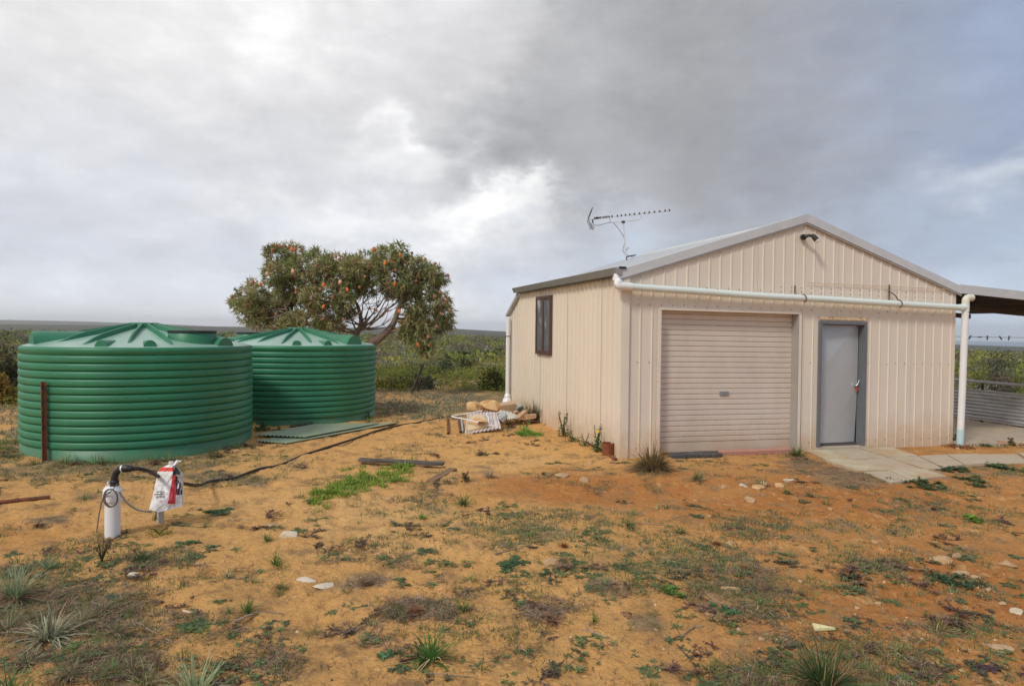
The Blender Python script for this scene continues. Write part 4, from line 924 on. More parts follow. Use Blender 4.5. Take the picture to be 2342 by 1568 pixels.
def slab_poly(pts, thick, mt, name, label, cat):
    P3 = np.array(pts); mb = MB(); n_ = len(P3); nrm = np.cross(P3[1] - P3[0], P3[2] - P3[0]); nrm /= np.linalg.norm(nrm); nrm = nrm if nrm[2] > 0 else -nrm
    c_ = P3.mean(0); ins = c_ + (P3 - c_) * .93 + nrm * .012; low = P3 - nrm * thick
    V = np.concatenate([ins, P3, low]); F = [tuple(range(n_))]; mb.add(V, [list(range(n_))] if np.cross(P3[1]-P3[0], P3[2]-P3[0])[2] > 0 else [list(range(n_))[::-1]])
    mb.add(V, [(n_+i, n_+(i+1) % n_, (i+1) % n_, i) for i in range(n_)] + [(2*n_+i, 2*n_+(i+1) % n_, n_+(i+1) % n_, n_+i) for i in range(n_)])
    return free(name, label, cat, mb, mt, c_)
slab_poly([rat(455, 832, 11.62), rat(700, 770, 11.72), rat(945, 690, 11.85), rat(880, 560, 12.0), rat(815, 465, 12.12), rat(600, 455, 12.12), rat(490, 505, 12.02), rat(440, 640, 11.85)], .05, FLAG, 'flagstone', 'broken tan flagstone lying on the corrugated sheet', 'rock')
rock(rat(760, 600, 11.80), (.20, .22, .035), 21, STONE, 'rock', 'small orange stone slab resting on the tan flagstone', group='limestone rocks', yaw=.2)
mb = MB(); mb.tube(spline([rat(800, 362, 12.30), rat(480, 425, 12.1), rat(130, 480, 11.9), rat(95, 495, 11.86), rat(140, 515, 11.8), rat(430, 568, 11.75), rat(700, 640, 11.66)], 6), .011, 8); free('conduit', 'thin white plastic pipe bent into a hairpin left of the heap', 'pipe', mb, PVC, rat(400, 450, 12), smooth=True)
mb = MB(); mb.tube([rat(880, 442, 12.05), rat(1230, 404, 12.2)], .012, 8); free('conduit', 'straight white plastic pipe lying across the corrugated sheet', 'pipe', mb, PVC, rat(1000, 430, 12.1), smooth=True)
mb = MB(); mb.tube([rat(935, 702, 11.76), rat(1120, 724, 11.78)], .012, 8); free('conduit', 'short white plastic pipe poking out from under the flagstone', 'pipe', mb, PVC, rat(1000, 710, 11.78), smooth=True)
mb = MB(); mb.tube(spline([rat(870, 450, 12.06), rat(930, 500, 11.97), rat(950, 570, 11.87), rat(930, 640, 11.80)], 5), .008, 6); free('hose_offcut', 'curved offcut of white hose on the corrugated sheet', 'hose', mb, PVC, rat(930, 520, 12))
for (xa, ya, xb, yb, Y0, Y1, r_, mt_, lb) in ((345, 885, 305, 570, 11.5, 12.9, .020, GALV, 'grey steel pipe lying beside the heap, nearest the corrugated sheet'), (285, 895, 235, 560, 11.45, 12.9, .020, RUST, 'rusty pipe lying left of the grey pipe beside the heap'), (5, 915, -10, 560, 11.4, 12.9, .020, RUST, 'rusty pipe lying farthest left of the heap')):
    ga, gb = onG(*rp_(xa, ya), .025), onG(*rp_(xb, yb), .03); mb = MB(); mb.tube([ga, lerp(ga, gb, .5), gb], r_, 10, cap=False); mb.tube([lerp(ga, gb, .02), lerp(ga, gb, .04)], r_ * .8, 10); free('steel_pipe', lb, 'pipe', mb, mt_, lerp(ga, gb, .5), 'pipes beside the rubble heap')
corr_sheet(rat(1330, 560, 12.55), rat(1640, 540, 12.75), rat(1560, 375, 13.3), rat(1130, 345, 13.0), 6, .012, .008, mat('pale_sheet', (.56, .54, .47), .8, 0, .12, 9, col2=(.45, .25, .12), thr=(.58, .72)), 'corrugated_sheet', 'second pale corrugated sheet in the heap under the tan bricks', n2=3)
corr_sheet(rat(1690, 575, 12.7), rat(2035, 540, 12.95), rat(1960, 470, 13.2), rat(1700, 500, 13.0), 5, .012, .006, PALE_STONE, 'corrugated_sheet', 'small broken sheet piece at the right end of the heap', n2=2)
brick(rat(1375, 300, 13.2), (.34, .15, .20), .25, BRICK_TAN, 'block', 'tan hollow-grooved block on top of the second sheet', None, (.12, .3))
brick(rat(1705, 460, 12.9), (.32, .10, .075), 1.0, BRICK_TAN, 'brick', 'tan brick tilted upward on the heap', None, (.35, .1))
brick(rat(1840, 500, 12.95), (.33, .11, .085), .2, BRICK_TAN, 'brick', 'tan brick lying flat at the right of the tilted brick', None, (.08, 0))
rock(rat(1590, 415, 13.1), (.24, .10, .10), 31, mat('rusty_white', (.62, .55, .48), .8, 0, .2, 20, col2=(.38, .11, .03), thr=(.46, .54), mscale=12), 'paint_tin', 'rust-streaked white crushed tin between the bricks', 'tin', yaw=-.6, sub=2)
rock(rat(1600, 320, 13.3), (.34, .24, .16), 41, PLASTIC_BAG, 'plastic_wrap', 'crumpled clear plastic behind the bricks', 'plastic', yaw=.2)
rock(rat(1230, 540, 12.35), (.17, .18, .20), 43, PLASTIC_BAG, 'plastic_wrap', 'crumpled clear plastic bag between the two corrugated sheets', 'plastic')
mb = MB(); mb.tube([rat(1515, 552, 12.6), rat(1800, 585, 12.5), rat(2090, 612, 12.5)], .010, 6); free('steel_rod', 'thin rusty bar lying in front of the tan bricks', 'rod', mb, RUST, rat(1800, 585, 12.5))
for (xa, ya, xb, yb, lb) in ((1560, 590, 1900, 640, 'brown stick in front of the heap'),):
    pass

# ------------------------------------------------------------------ right side: sheet fence, rail, clothes line
fa, f0, f1 = 9.68, .35, 5.9
fl = thing('fence', 'low corrugated iron fence with a pipe rail beside the concrete floor', 'fence', W(fa, 2.5, .04))
def fpt(s_, z_, d=0): return np.array(W(fa + d, s_, z_))
mb = MB(); nz_ = 60; sA, sB = .25, 5.9; V = []
for i in range(nz_ + 1):
    z_ = .09 + .665 * i / nz_; d_ = .013 * math.sin(i / nz_ * 9 * 2 * np.pi)
    V += [fpt(sA, z_, d_), fpt(sB, z_, d_)]
mb.add(V, [(2*i, 2*i+1, 2*i+3, 2*i+2) for i in range(nz_)]); mb.build('panel', mat('weathered_iron', (.52, .52, .52), .55, .35, .12, 5, col2=(.40, .38, .37), thr=(.48, .7), stretch=(1, 1, 4)), fl, smooth=True)
mb = MB(); mb.tube([fpt(.1, .93), fpt(5.9, .93)], .034, 10); mb.build('rail', GALV, fl, smooth=True)
for s_ in (.3, 2.15, 4.0, 5.8):
    mb = MB(); mb.tube([fpt(s_, -.1, .05), fpt(s_, .93, .05)], .030, 8); mb.build('post', DARK_STEEL, fl)
lnA, lnB = np.array(W(SW + .02, 2.9, 1.99)), np.array(W(SW + 5.8, 2.0, 1.95))
def lnp(t): return lerp(lnA, lnB, t) - np.array((0, 0, .10 * 4 * t * (1 - t) * .55))
mb = MB(); mb.tube([lnp(t) for t in np.linspace(0, 1, 14)], .005, 5); free('clothes_line', 'thin wire clothes line strung under the awning', 'clothes line', mb, WIRE, lnp(.5))
pl = ['wooden clothes peg nearest the white riser, tilted to the left', 'wooden clothes peg lying level on the line, second from the riser', 'wooden clothes peg hanging straight, third from the riser', 'wooden clothes peg leaning right, fourth from the riser', 'wooden clothes peg farthest from the riser, nearly upright']
for k, (u_, ang_) in enumerate(((2236.5, .5), (2273, 1.5), (2302, 0), (2349 * 0 + 2330.5 - 1.5, -.6), (2339 * 0 + 2341 + 8, .15))): pass
for k, (c_, ang_) in enumerate(((1840, .5), (1932, 1.5), (2000, 0), (2118, -.6), (2203, .15))):
    u_ = (c_ / 2.4915 + 2900) / 1.6396
    ts = np.linspace(0, 1, 400); us = np.array([proj(lnp(t)[None])[0][0] for t in ts]); t = ts[np.argmin(abs(us - u_))]; p = lnp(t)
    mb = MB(); dirv = np.array((math.sin(ang_), 0, math.cos(ang_))); sd = np.array((math.cos(ang_), 0, -math.sin(ang_)))
    for q in (-1, 1): mb.box(p + sd * .008 * q - dirv * .012, (.009, .014, .095), [sd + dirv * .04 * q, (0, 1, 0), dirv])
    mb.box(p - dirv * .0, (.022, .016, .012), [sd, (0, 1, 0), dirv]); free('clothes_peg', pl[k], 'clothes peg', mb, PEG, p, 'pegs on the clothes line')

# ------------------------------------------------------------------ TV antenna on the roof
abase = np.array(at(1433, 592, 14.6)); aY = 14.6
def ap(u, v, dy=0): return np.array(at(u, v, aY + dy))
ant = thing('tv_antenna', 'long television antenna on a thin mast above the shed roof', 'antenna', abase)
def ac(cx, cy, dy=0): return ap(1329.6 + cx / 10.105, 469.6 + cy / 10.105, dy)
mb = MB(); mb.tube([ac(968, 380), ac(985, 620), ac(1010, 900), ac(1035, 1290)], [.014, .014, .017, .020], 8); mast = mb.build('mast', ALU, ant)
B0, B1 = ac(130, 330), ac(2040, 125)
mb = MB(); mb.tube([B0, B1], .014, 8); boom = mb.build('boom', ALU, ant)
for cx in (310, 345, 375, 408, 450, 503, 548, 592, 640, 712, 835, 925, 1022, 1122, 1226, 1345, 1462, 1568, 1690, 1812, 1937, 2035):
    t = (cx - 130) / (2040 - 130); p = lerp(B0, B1, t); mb = MB(); h = .15 - .04 * t
    mb.tube([p + np.array((-.012, -h, .012)), p + np.array((.012, h, .030))], .006, 5); mb.box(p + np.array((-.004, 0, .008)), (.024, .05, .038), np.array([(1, 0, .35), (0, 1, 0), (-.35, 0, 1)])); mb.build('element', BLACK, boom)
mb = MB(); mb.tube(spline([ac(660, 300), ac(668, 360), ac(710, 395), ac(960, 372), ac(1320, 330), ac(1372, 290), ac(1375, 240)], 5), .012, 8); mb.build('cradle', ALU, ant, smooth=True)
mb = MB(); mb.box(ac(970, 385), (.07, .05, .05)); mb.build('clamp', DARK_STEEL, mast)
# reflector: two wire grids in a V
for (cx, cy, w_) in ((250, 75, 0), (230, 545, 1)):
    mb = MB(); p0, p1 = ac(150, 335), ac(cx, cy)
    for k in range(9):
        p = lerp(p0, p1, k / 8); mb.tube([p + np.array((0, -.16, 0)), p + np.array((.0, .16, .02))], .004, 4)
    for q in (-.15, 0, .15): mb.tube([p0 + np.array((0, q, 0)), p1 + np.array((0, q, 0))], .005, 4)
    mb.build('reflector', BLACK if w_ == 0 else WIRE, ant)
mb = MB(); mb.hexa([ac(130, 395, -.03), ac(215, 395, -.03), ac(320, 510, -.03), ac(262, 585, -.03), ac(130, 395, .03), ac(215, 395, .03), ac(320, 510, .03), ac(262, 585, .03)]); mb.build('mesh_screen', mat('screen_wire', (.50, .51, .53), .5, .2, .1, 12), ant)
mb = MB(); mb.tube([ac(265, 320), ac(262, 400)], [.012, .018], 8); mb.build('feed_box', BLACK, boom)
mb = MB(); mb.tube(spline([ac(265, 400), ac(300, 450), ac(380, 465), ac(520, 430), ac(680, 395), ac(760, 425), ac(870, 560), ac(985, 740), ac(1000, 860), ac(960, 1035), ac(1020, 1120), ac(1100, 1165), ac(1200, 1200)], 5), .007, 5); mb.build('cable', WIRE, ant, smooth=True)
mb = MB(); mb.tube([ac(1035, 1195), ac(1150, 1165), ac(1255, 1150, .05)], .015, 6); mb.tube([ac(1035, 1195), ac(1040, 1300)], .022, 6); mb.tube([ac(1020, 1075), ac(1040, 1030), ac(1095, 970)], .006, 5); mb.build('bracket', DARK_STEEL, ant)
# ------------------------------------------------------------------ plants
def strips(P, T, Nn, L, w, droop, c0, c1, seg=4, side_jit=0):
    """many arching blades at once: P base, T start direction, Nn side vector; returns verts, quads, colours"""
    n = len(P); t = np.linspace(0, 1, seg + 1)
    L = np.broadcast_to(L, (n,)); w = np.broadcast_to(w, (n,)); droop = np.broadcast_to(droop, (n,))
    bend = rng.normal(0, .22, n) if seg >= 4 else np.zeros(n); V = np.zeros((n, seg + 1, 2, 3)); Cc = np.zeros((n, seg + 1, 2, 3))
    for k, tk in enumerate(t):
        c_ = P + T * (L * tk)[:, None]; c_[:, 2] -= droop * L * tk ** 2; c_ = c_ + Nn * (bend * L * tk ** 2)[:, None]
        ww = (w * (1 - tk ** 1.6) * .5 + .0004)[:, None]
        V[:, k, 0] = c_ - Nn * ww; V[:, k, 1] = c_ + Nn * ww
        cc = c0 + (c1 - c0) * tk; Cc[:, k, 0] = cc; Cc[:, k, 1] = cc
    idx = np.arange(n * (seg + 1) * 2).reshape(n, seg + 1, 2)
    F = np.stack([idx[:, :-1, 0], idx[:, :-1, 1], idx[:, 1:, 1], idx[:, 1:, 0]], -1).reshape(-1, 4)
    return V.reshape(-1, 3), F, Cc.reshape(-1, 3)
def tuft(n, L, w, spread, droop, ca, cb, r0=.03, bias=(0, 0), rg=rng, seg=4, flat=False, vary=.25):
    az_ = rg.uniform(0, 2 * np.pi, n); tilt = spread * 1.75 * rg.random(n) ** .62 if not flat else np.pi / 2 - np.abs(rg.normal(0, spread, n))
    T = np.stack([np.sin(tilt) * np.cos(az_) + bias[0], np.sin(tilt) * np.sin(az_) + bias[1], np.cos(tilt)], 1); T /= np.linalg.norm(T, axis=1)[:, None]
    P = np.stack([np.cos(az_), np.sin(az_), np.zeros(n)], 1) * (r0 * np.sqrt(rg.random(n)))[:, None]
    Sd = np.stack([-np.sin(az_), np.cos(az_), rg.normal(0, .3, n)], 1); Sd /= np.linalg.norm(Sd, axis=1)[:, None]
    Lk = L * rg.uniform(.55, 1.1, n); k = (1 + rg.normal(0, vary, n)).clip(.4, 1.7)[:, None]
    ca = np.asarray(ca, float); cb = np.asarray(cb, float)
    return strips(P, T, Sd, Lk, w * rg.uniform(.7, 1.2, n), droop * rg.uniform(.4, 1.3, n) * np.clip(tilt, .15, 1.2), ca * k, cb * k, seg)
def rosette(n, L, w, col, rg=rng, lift=.25, rings=2, vary=.22, lobes=True):
    V = []; F = []; Cc = []; q = 0
    for i in range(n):
        az_ = i * 2.39996 + rg.normal(0, .25); l = L * rg.uniform(.6, 1.1) * (1 - .45 * (i % rings) / rings); e = lift * rg.uniform(.1, 1) + .35 * (i % rings) / rings
        d = np.array((math.cos(az_) * math.cos(e), math.sin(az_) * math.cos(e), math.sin(e))); s_ = np.array((-math.sin(az_), math.cos(az_), 0)); ww = w * rg.uniform(.8, 1.2)
        z0 = np.array((0, 0, .006)); k = (1 + rg.normal(0, vary)); c_ = np.asarray(col) * max(.4, k)
        pr = ((.08, .25), (.30, .55), (.42, .85), (.52, .65), (.72, 1.0), (.80, .8), (1.0, .08)) if lobes else ((.05, .3), (.45, .9), (.75, .9), (1, .1))
        for t_, r_ in pr:
            p = d * l * t_ + z0 - np.array((0, 0, l * .28 * t_ * t_)); p[2] = max(p[2], .004)
            V += [p - s_ * ww * r_ / 2 + (0, 0, .15 * ww * r_), p, p + s_ * ww * r_ / 2 + (0, 0, .15 * ww * r_)]; Cc += [c_ * .9, c_ * 1.15, c_ * .9]
        m = len(pr)
        for k_ in range(m - 1):
            for jj in (0, 1): F.append((q + 3*k_ + jj, q + 3*k_ + jj + 1, q + 3*k_ + jj + 4, q + 3*k_ + jj + 3))
        q += 3 * m
    return np.array(V), np.array(F), np.array(Cc)
def leafball(n, rx, ry, rz, leaf, cols, rg=rng, z0=.0, hollow=.5, top=0.0, lump=.25, wl_=.5):
    """n small leaves through an uneven dome"""
    d = rg.normal(size=(n, 3)); d /= np.linalg.norm(d, axis=1)[:, None]; d[:, 2] = np.abs(d[:, 2]) * (1 - top) + top * d[:, 2]
    rad_ = (hollow + (1 - hollow) * rg.random(n) ** .6) * (1 + lump * (fbm(d[:, 0] * 2.1 + rx * 31, d[:, 1] * 2.1 + d[:, 2] * 2.7, 3, int(rx * 1000) % 97) - .5) * 3)
    P = d * rad_[:, None] * np.array((rx, ry, rz)) + np.array((0, 0, z0))
    A = rg.normal(size=(n, 3)); A = A * .7 + d * .9 + np.array((0, 0, .4)); A /= np.linalg.norm(A, axis=1)[:, None]
    B = np.cross(A, rg.normal(size=(n, 3))); B /= np.linalg.norm(B, axis=1)[:, None]
    l = leaf * rg.uniform(.6, 1.3, n)[:, None]
    V = np.stack([P - A * l * .5, P - B * l * wl_ * .5, P + A * l * .5, P + B * l * wl_ * .5], 1).reshape(-1, 3)
    F = np.arange(n * 4).reshape(n, 4)
    cols = np.asarray(cols, float); ci = rg.integers(0, len(cols), n); cl = fbm(P[:, 0] / rx * 2.4 + 5, P[:, 1] / ry * 2.4 + P[:, 2] / rz * 2, 2, 3)
    c_ = cols[ci] * (1 + rg.normal(0, .2, n)).clip(.45, 1.6)[:, None] * (.72 + .56 * cl)[:, None]
    return V, F, np.repeat(c_, 4, 0)
GRN, GRN2, BRT = (.075, .115, .030), (.10, .15, .04), (.14, .24, .035)
GREYG, PURP, DEADC, STRAW, RUSTY = (.085, .125, .065), (.105, .062, .050), (.20, .135, .085), (.36, .27, .15), (.20, .085, .035)
def wall_v(u, off=-.10):               # photo row where the foot of the side wall crosses this column
    k = (u - 1171) / FPX; S_ = np.linspace(-.5, 6, 300); W_ = np.array([W(off, q, 0) for q in S_]); uu, vv = proj(W_); return float(np.interp(-u, -uu, vv))
def put(mb, name, label, cat, P, group=None, mt=None):
    o = mb.build(name, mt or FOLIAGE); o.location = P; return tag(o, label, cat, group)
def depth(P): return P[1]
def size_px(P, px): return px / FPX * P[1]
def tussock(u, v, hpx, label, n=70, ca=GRN, cb=GRN2, spread=.55, droop=.45, wpx=1.6, name='grass_tussock', dead=0, bias=(0, 0), group=None, rg=None, dead_c=STRAW):
    P = G(u, v); L = size_px(P, hpx) * 1.15; mb = MB(); r_ = rg or np.random.default_rng(int(u * 7 + v * 13))
    V, F, Cc = tuft(n, L, size_px(P, wpx), spread, droop, ca, cb, r0=L * .16, bias=bias, rg=r_); mb.add(V, F, Cc)
    if dead: 
        V, F, Cc = tuft(dead, L * .95, size_px(P, wpx) * .8, .35, .35, dead_c, np.array(dead_c) * .9, r0=L * .22, rg=r_, flat=True); V[:, 2] = np.maximum(V[:, 2], .004) + .01; mb.add(V, F, Cc)
        V, F, Cc = tuft(dead // 2, L * .9, size_px(P, wpx) * .8, .7, .6, dead_c, np.array(dead_c) * 1.1, r0=L * .2, rg=r_); mb.add(V, F, Cc)
    mb.v[-1][:, 2] = np.maximum(mb.v[-1][:, 2], -.01)
    return put(mb, name, label, 'grass tussock', P, group)
tussock(985, 1508, 92, 'green grass tussock with arching blades in the middle of the foreground', 80, (.032, .085, .018), (.085, .15, .035), .66, .85, 3.6, dead=8)
tussock(1882, 1572, 128, 'large dark green grass tussock with a bent blade at the bottom right', 260, (.026, .055, .016), (.075, .11, .04), .80, .80, 3.0, dead=60, dead_c=(.24, .15, .07))
tussock(1492, 1076, 70, 'big brown-green grass tussock at the corner of the shed by the dark pavers', 900, (.065, .068, .026), (.18, .12, .055), .74, .95, 1.7, dead=260, dead_c=(.26, .17, .09))
tussock(1822, 1042, 30, 'green grass tussock growing between the roller door and the side door', 120, (.055, .095, .025), (.12, .16, .05), .62, .5, 1.4, dead=40, dead_c=(.20, .12, .07))
tussock(1596, 1098, 26, 'small green tussock on the spoil bank below the dark pavers', 90, (.05, .085, .025), (.11, .14, .05), .6, .5, 1.3, dead=70)
tussock(1742, 1110, 20, 'small olive tussock beside the orange stones near the slab path', 80, (.06, .075, .03), (.13, .13, .06), .6, .5, 1.3, dead=40)
tussock(1800, 1128, 16, 'low green tussock below the white bone by the slab path', 80, GRN, GRN2, .7, .5, 1.3, dead=30)
tussock(1852, 1135, 18, 'low olive tussock beside the hollow below the slab path', 80, (.07, .08, .03), (.13, .12, .06), .7, .5, 1.3, dead=40)
tussock(1440, 1205, 26, 'small upright tussock at the edge of the red sand hollow', 55, (.06, .09, .025), (.14, .15, .05), .55, .4, 1.6, dead=18)
tussock(1556, 1215, 24, 'small wispy tussock right of the red sand hollow', 40, (.06, .10, .025), (.12, .17, .05), .65, .5, 1.5)
tussock(565, 1410, 46, 'thin green tussock beside the dry stick in the left foreground', 50, (.06, .12, .025), (.13, .17, .06), .5, .6, 2.0, dead=12, dead_c=(.3, .2, .13))
tussock(632, 1293, 38, 'wispy green tussock left of the white stone patch', 42, (.06, .12, .025), (.13, .17, .05), .55, .55, 1.8)
tussock(612, 1236, 24, 'small green tussock beside the white limestone lump', 45, (.06, .11, .025), (.13, .16, .05), .7, .5, 1.6)
tussock(640, 1345, 26, 'low green tussock with brown litter below the white stone patch', 40, (.07, .13, .03), (.14, .17, .05), .7, .6, 1.8, dead=30, dead_c=(.22, .13, .07))
tussock(520, 1320, 20, 'small green tussock in brown litter left of the white stones', 34, GRN, GRN2, .8, .6, 1.6, dead=22)
tussock(1062, 1155, 32, 'spiky green tussock right of the bright green weeds', 80, (.045, .085, .022), (.11, .15, .05), .6, .45, 1.5, dead=10)
tussock(965, 1205 - 20, 18, 'small leafy green tuft below the bright green weeds', 50, BRT, GRN2, .8, .4, 1.8)
tussock(1385, 1338, 34, 'green tuft with bent straw blades in the middle of the yard', 40, (.06, .11, .025), (.26, .24, .10), .5, .75, 1.8, dead=50, dead_c=(.25, .20, .15))
tussock(1555, 1320 - 12, 12, 'short tuft in dry litter right of the yard', 40, GRN, GRN2, .8, .5, 1.6, dead=30, group='small green tufts')
tussock(1735, 1385, 34, 'sprawling green tussock beside the dry litter patch', 55, (.06, .10, .03), (.14, .17, .06), .75, .6, 2.0, dead=30)
tussock(2145, 1445, 40, 'tussock with orange-brown blades near the right edge', 70, (.08, .10, .03), (.24, .17, .07), .6, .65, 2.0, dead=50)
tussock(2050, 1490, 30, 'loose green and straw tussock in the lower right', 50, (.08, .12, .03), (.22, .2, .09), .7, .6, 2.0, dead=30)
tussock(1495, 1590, 44, 'green grass tussock cut off by the bottom edge of the photo', 60, (.06, .10, .025), (.15, .17, .05), .65, .6, 2.6, dead=20)
tussock(1265, 1440 - 18, 26, 'fine brown tuft in the centre foreground', 50, (.16, .09, .05), (.26, .16, .09), .7, .6, 1.6, dead=40, dead_c=(.24, .14, .08))
tussock(1360, 1420, 24, 'curled green tuft beside the low red mound', 30, (.08, .13, .03), (.13, .17, .05), .8, .7, 1.8)
tussock(950, 1400, 22, 'large mat of collapsed red-brown grass in the centre', 60, (.18, .09, .045), (.24, .13, .07), .8, .5, 1.8, dead=260, dead_c=(.23, .125, .07), name='dead_tussock')
tussock(1062, 1396, 34, 'green regrowth at the right end of the collapsed brown grass', 60, GRN, GRN2, .6, .4, 1.5)
tussock(838, 1335, 16, 'smaller mat of collapsed brown grass above the large one', 50, (.18, .10, .05), (.24, .15, .08), .8, .5, 1.6, dead=200, dead_c=(.22, .14, .085), name='dead_tussock')
tussock(1250, 1410, 14, 'round spray of dead brown grass right of centre', 30, (.2, .11, .06), (.27, .17, .10), .8, .5, 1.6, dead=150, dead_c=(.27, .17, .10), name='dead_tussock')
tussock(370, 1285, 14, 'mat of dead brown stems below the bore head', 30, (.18, .11, .07), (.25, .16, .1), .9, .5, 1.5, dead=170, dead_c=(.23, .14, .09), name='dead_tussock')
tussock(90, 1203, 12, 'dark dead grass mat left of the bore head', 30, (.14, .07, .045), (.2, .11, .07), .9, .5, 1.4, dead=160, dead_c=(.17, .085, .05), name='dead_tussock')
tussock(1290, 1250, 14, 'small rust-coloured dry tuft in the middle distance', 70, (.24, .11, .04), (.32, .17, .07), .7, .5, 1.4, dead=40, dead_c=RUSTY, name='dead_tussock')
tussock(1640, 1245, 12, 'wide rust-coloured dry tuft right of the middle', 60, (.24, .11, .05), (.3, .16, .07), .9, .5, 1.4, dead=110, dead_c=RUSTY, name='dead_tussock')
tussock(1700, 1300, 12, 'red-brown dead grass spray right of centre', 30, (.22, .1, .05), (.28, .16, .08), .9, .5, 1.5, dead=120, dead_c=(.25, .12, .06), name='dead_tussock')
tussock(2135, 1165, 10, 'low dark red dead mat near the slab path', 30, (.15, .06, .035), (.2, .09, .05), .9, .5, 1.3, dead=110, dead_c=(.16, .065, .035), name='dead_tussock')
tussock(1120, 1092, 26, 'grey dry twiggy tuft left of the red sand hollow', 90, (.17, .14, .09), (.25, .2, .13), .7, .4, 1.2, dead=40)
tussock(1100, 1040, 14, 'low grey-brown tuft above the dark timber beam', 90, (.11, .10, .06), (.17, .12, .08), .9, .4, 1.2, dead=60, dead_c=(.16, .12, .08))
tussock(618, 1010, 10, 'clump of tan roots at the end of the green roofing sheets', 90, (.28, .17, .09), (.35, .22, .13), .9, .5, 1.3, dead=70, dead_c=(.3, .18, .1), name='dead_tussock')
SILV, SILV2 = (.14, .155, .09), (.33, .34, .235)
tussock(112, 1462, 92, 'large silver-grey tussock sprawling at the left edge', 170, SILV, SILV2, .85, .70, 3.6, 'silver_tussock', dead=40, bias=(.10, -.02), dead_c=(.30, .25, .16))
tussock(445, 1600, 100, 'silver-grey tussock at the bottom edge left of centre', 110, (.14, .18, .08), (.30, .33, .21), .50, .40, 3.0, 'silver_tussock', dead=24, dead_c=(.32, .27, .18))
tussock(35, 1368, 82, 'upright grey-green tussock at the far left edge', 90, (.10, .15, .07), (.24, .28, .17), .5, .3, 2.6, 'silver_tussock', dead=60, dead_c=(.28, .18, .12))
tussock(112, 1302, 34, 'small grey-green tussock near the left edge', 36, (.10, .15, .06), (.24, .28, .17), .5, .25, 2.0, 'silver_tussock')
for (u_, v_, h_, n_, lb_) in ((185, 1425, 44, 60, 'grey-green tussock right of the sprawling silver tussock'), (60, 1520, 60, 60, 'ragged grey tussock below the sprawling silver tussock'), (235, 1398, 34, 50, 'low grey-green tussock in the litter left of the dry stem'), (160, 1545, 48, 60, 'ragged green tussock near the bottom left'), (300, 1530, 42, 50, 'straw and green tussock left of the bottom silver tussock'), (15, 1440, 60, 60, 'grey tussock cut by the left edge of the photo'), (180, 1335, 26, 44, 'low green tussock behind the sprawling silver tussock'), (265, 1450, 30, 60, 'tangle of dry stems and green blades in the left litter')):
    tussock(u_, v_, h_, lb_, n_, (.085, .105, .045), (.20, .205, .115), .85, .75, 2.2, dead=60, dead_c=(.22, .165, .10))
tussock(25, 1600, 96, 'coarse green tussock in the bottom left corner', 60, (.05, .10, .025), (.16, .2, .08), .6, .4, 3.2)
tussock(330, 1478 + 90, 60, 'tangled green clump at the bottom left', 70, GRN, (.17, .2, .09), .8, .5, 2.4, dead=60)
tussock(1180, wall_v(1180, -.20), 26, 'dark green bush of grass against the side wall behind the bricks', 160, (.03, .05, .018), (.09, .10, .045), .55, .3, 1.3, dead=10)
tussock(1216, wall_v(1216, -.16), 50, 'tall dark green clump growing against the side wall', 220, (.03, .05, .018), (.10, .09, .045), .42, .2, 1.4)
tussock(1196, wall_v(1196, -.30), 26, 'lighter green clump at the foot of the white downpipe', 120, (.06, .09, .03), (.13, .15, .06), .5, .3, 1.3)

def leafy(u, v, hpx, wpx, label, n=160, cols=(GRN, GRN2), leaf=5, name='leafy_weed', stems=4, flowers=0, group=None, z=.55, flower_c=(.85, .55, .02)):
    P = G(u, v); h = size_px(P, hpx); w_ = size_px(P, wpx); r_ = np.random.default_rng(int(u * 3 + v * 17)); mb = MB()
    V, F, Cc = leafball(n, w_ / 2, w_ / 2, h * z, size_px(P, leaf), cols, r_, 0, .25); mb.add(V, F, Cc)
    for k in range(stems):
        a_ = r_.uniform(0, 6.28); t = np.array((math.cos(a_) * w_ * .35, math.sin(a_) * w_ * .35, h * r_.uniform(.8, 1.05))); mb.tube([np.zeros(3), t * (.4, .4, .55), t], [size_px(P, 1.1), size_px(P, .9), size_px(P, .5)], 4, (.075, .075, .04))
        n2 = 14; V, F, Cc = leafball(n2, size_px(P, 4), size_px(P, 4), h * .3, size_px(P, leaf * .8), cols, r_, 0, .2, 1); mb.add(V + t * .8, F, Cc)
    o = put(mb, name, label, 'plant', P, group)
    if flowers:
        fm = MB()
        for k in range(flowers):
            c_ = P + np.array((r_.uniform(-.5, .5) * w_, -w_ * .45, h * r_.uniform(.5, .95))); s_ = size_px(P, 4.2)
            ring = [c_ + np.array((s_ * math.cos(t) * (1 if i % 2 else .72), -.3 * s_ * abs(math.sin(t)), s_ * math.sin(t) * (1 if i % 2 else .72))) for i, t in enumerate(np.linspace(0, 2*np.pi, 16, endpoint=False))]
            fm.add([c_ + np.array((0, -.01, 0))] + ring, [(0, i + 1, (i + 1) % 16 + 1) for i in range(16)], flower_c)
        fm.build('flower', FLOWER, o)
    return o
leafy(1288, wall_v(1288, -.16), 56, 36, 'leafy dark green weed with dry flower stems against the side wall', 200, ((.05, .09, .03), (.09, .12, .045), (.10, .08, .05)), 5, stems=7)
leafy(1312, wall_v(1312, -.16), 24, 40, 'low leafy weed at the side wall between the two taller ones', 140, ((.07, .10, .04), (.09, .12, .05)), 5, stems=2)
leafy(1366, wall_v(1366, -.14), 66, 28, 'leafy weed with a yellow flower next to the rusty tin', 190, ((.04, .09, .028), (.07, .12, .04)), 6, stems=4, flowers=1)
leafy(1338, wall_v(1338, -.14), 30, 26, 'small grey leafy weed left of the yellow-flowered one', 90, ((.10, .12, .06), (.08, .10, .05)), 5, stems=2)
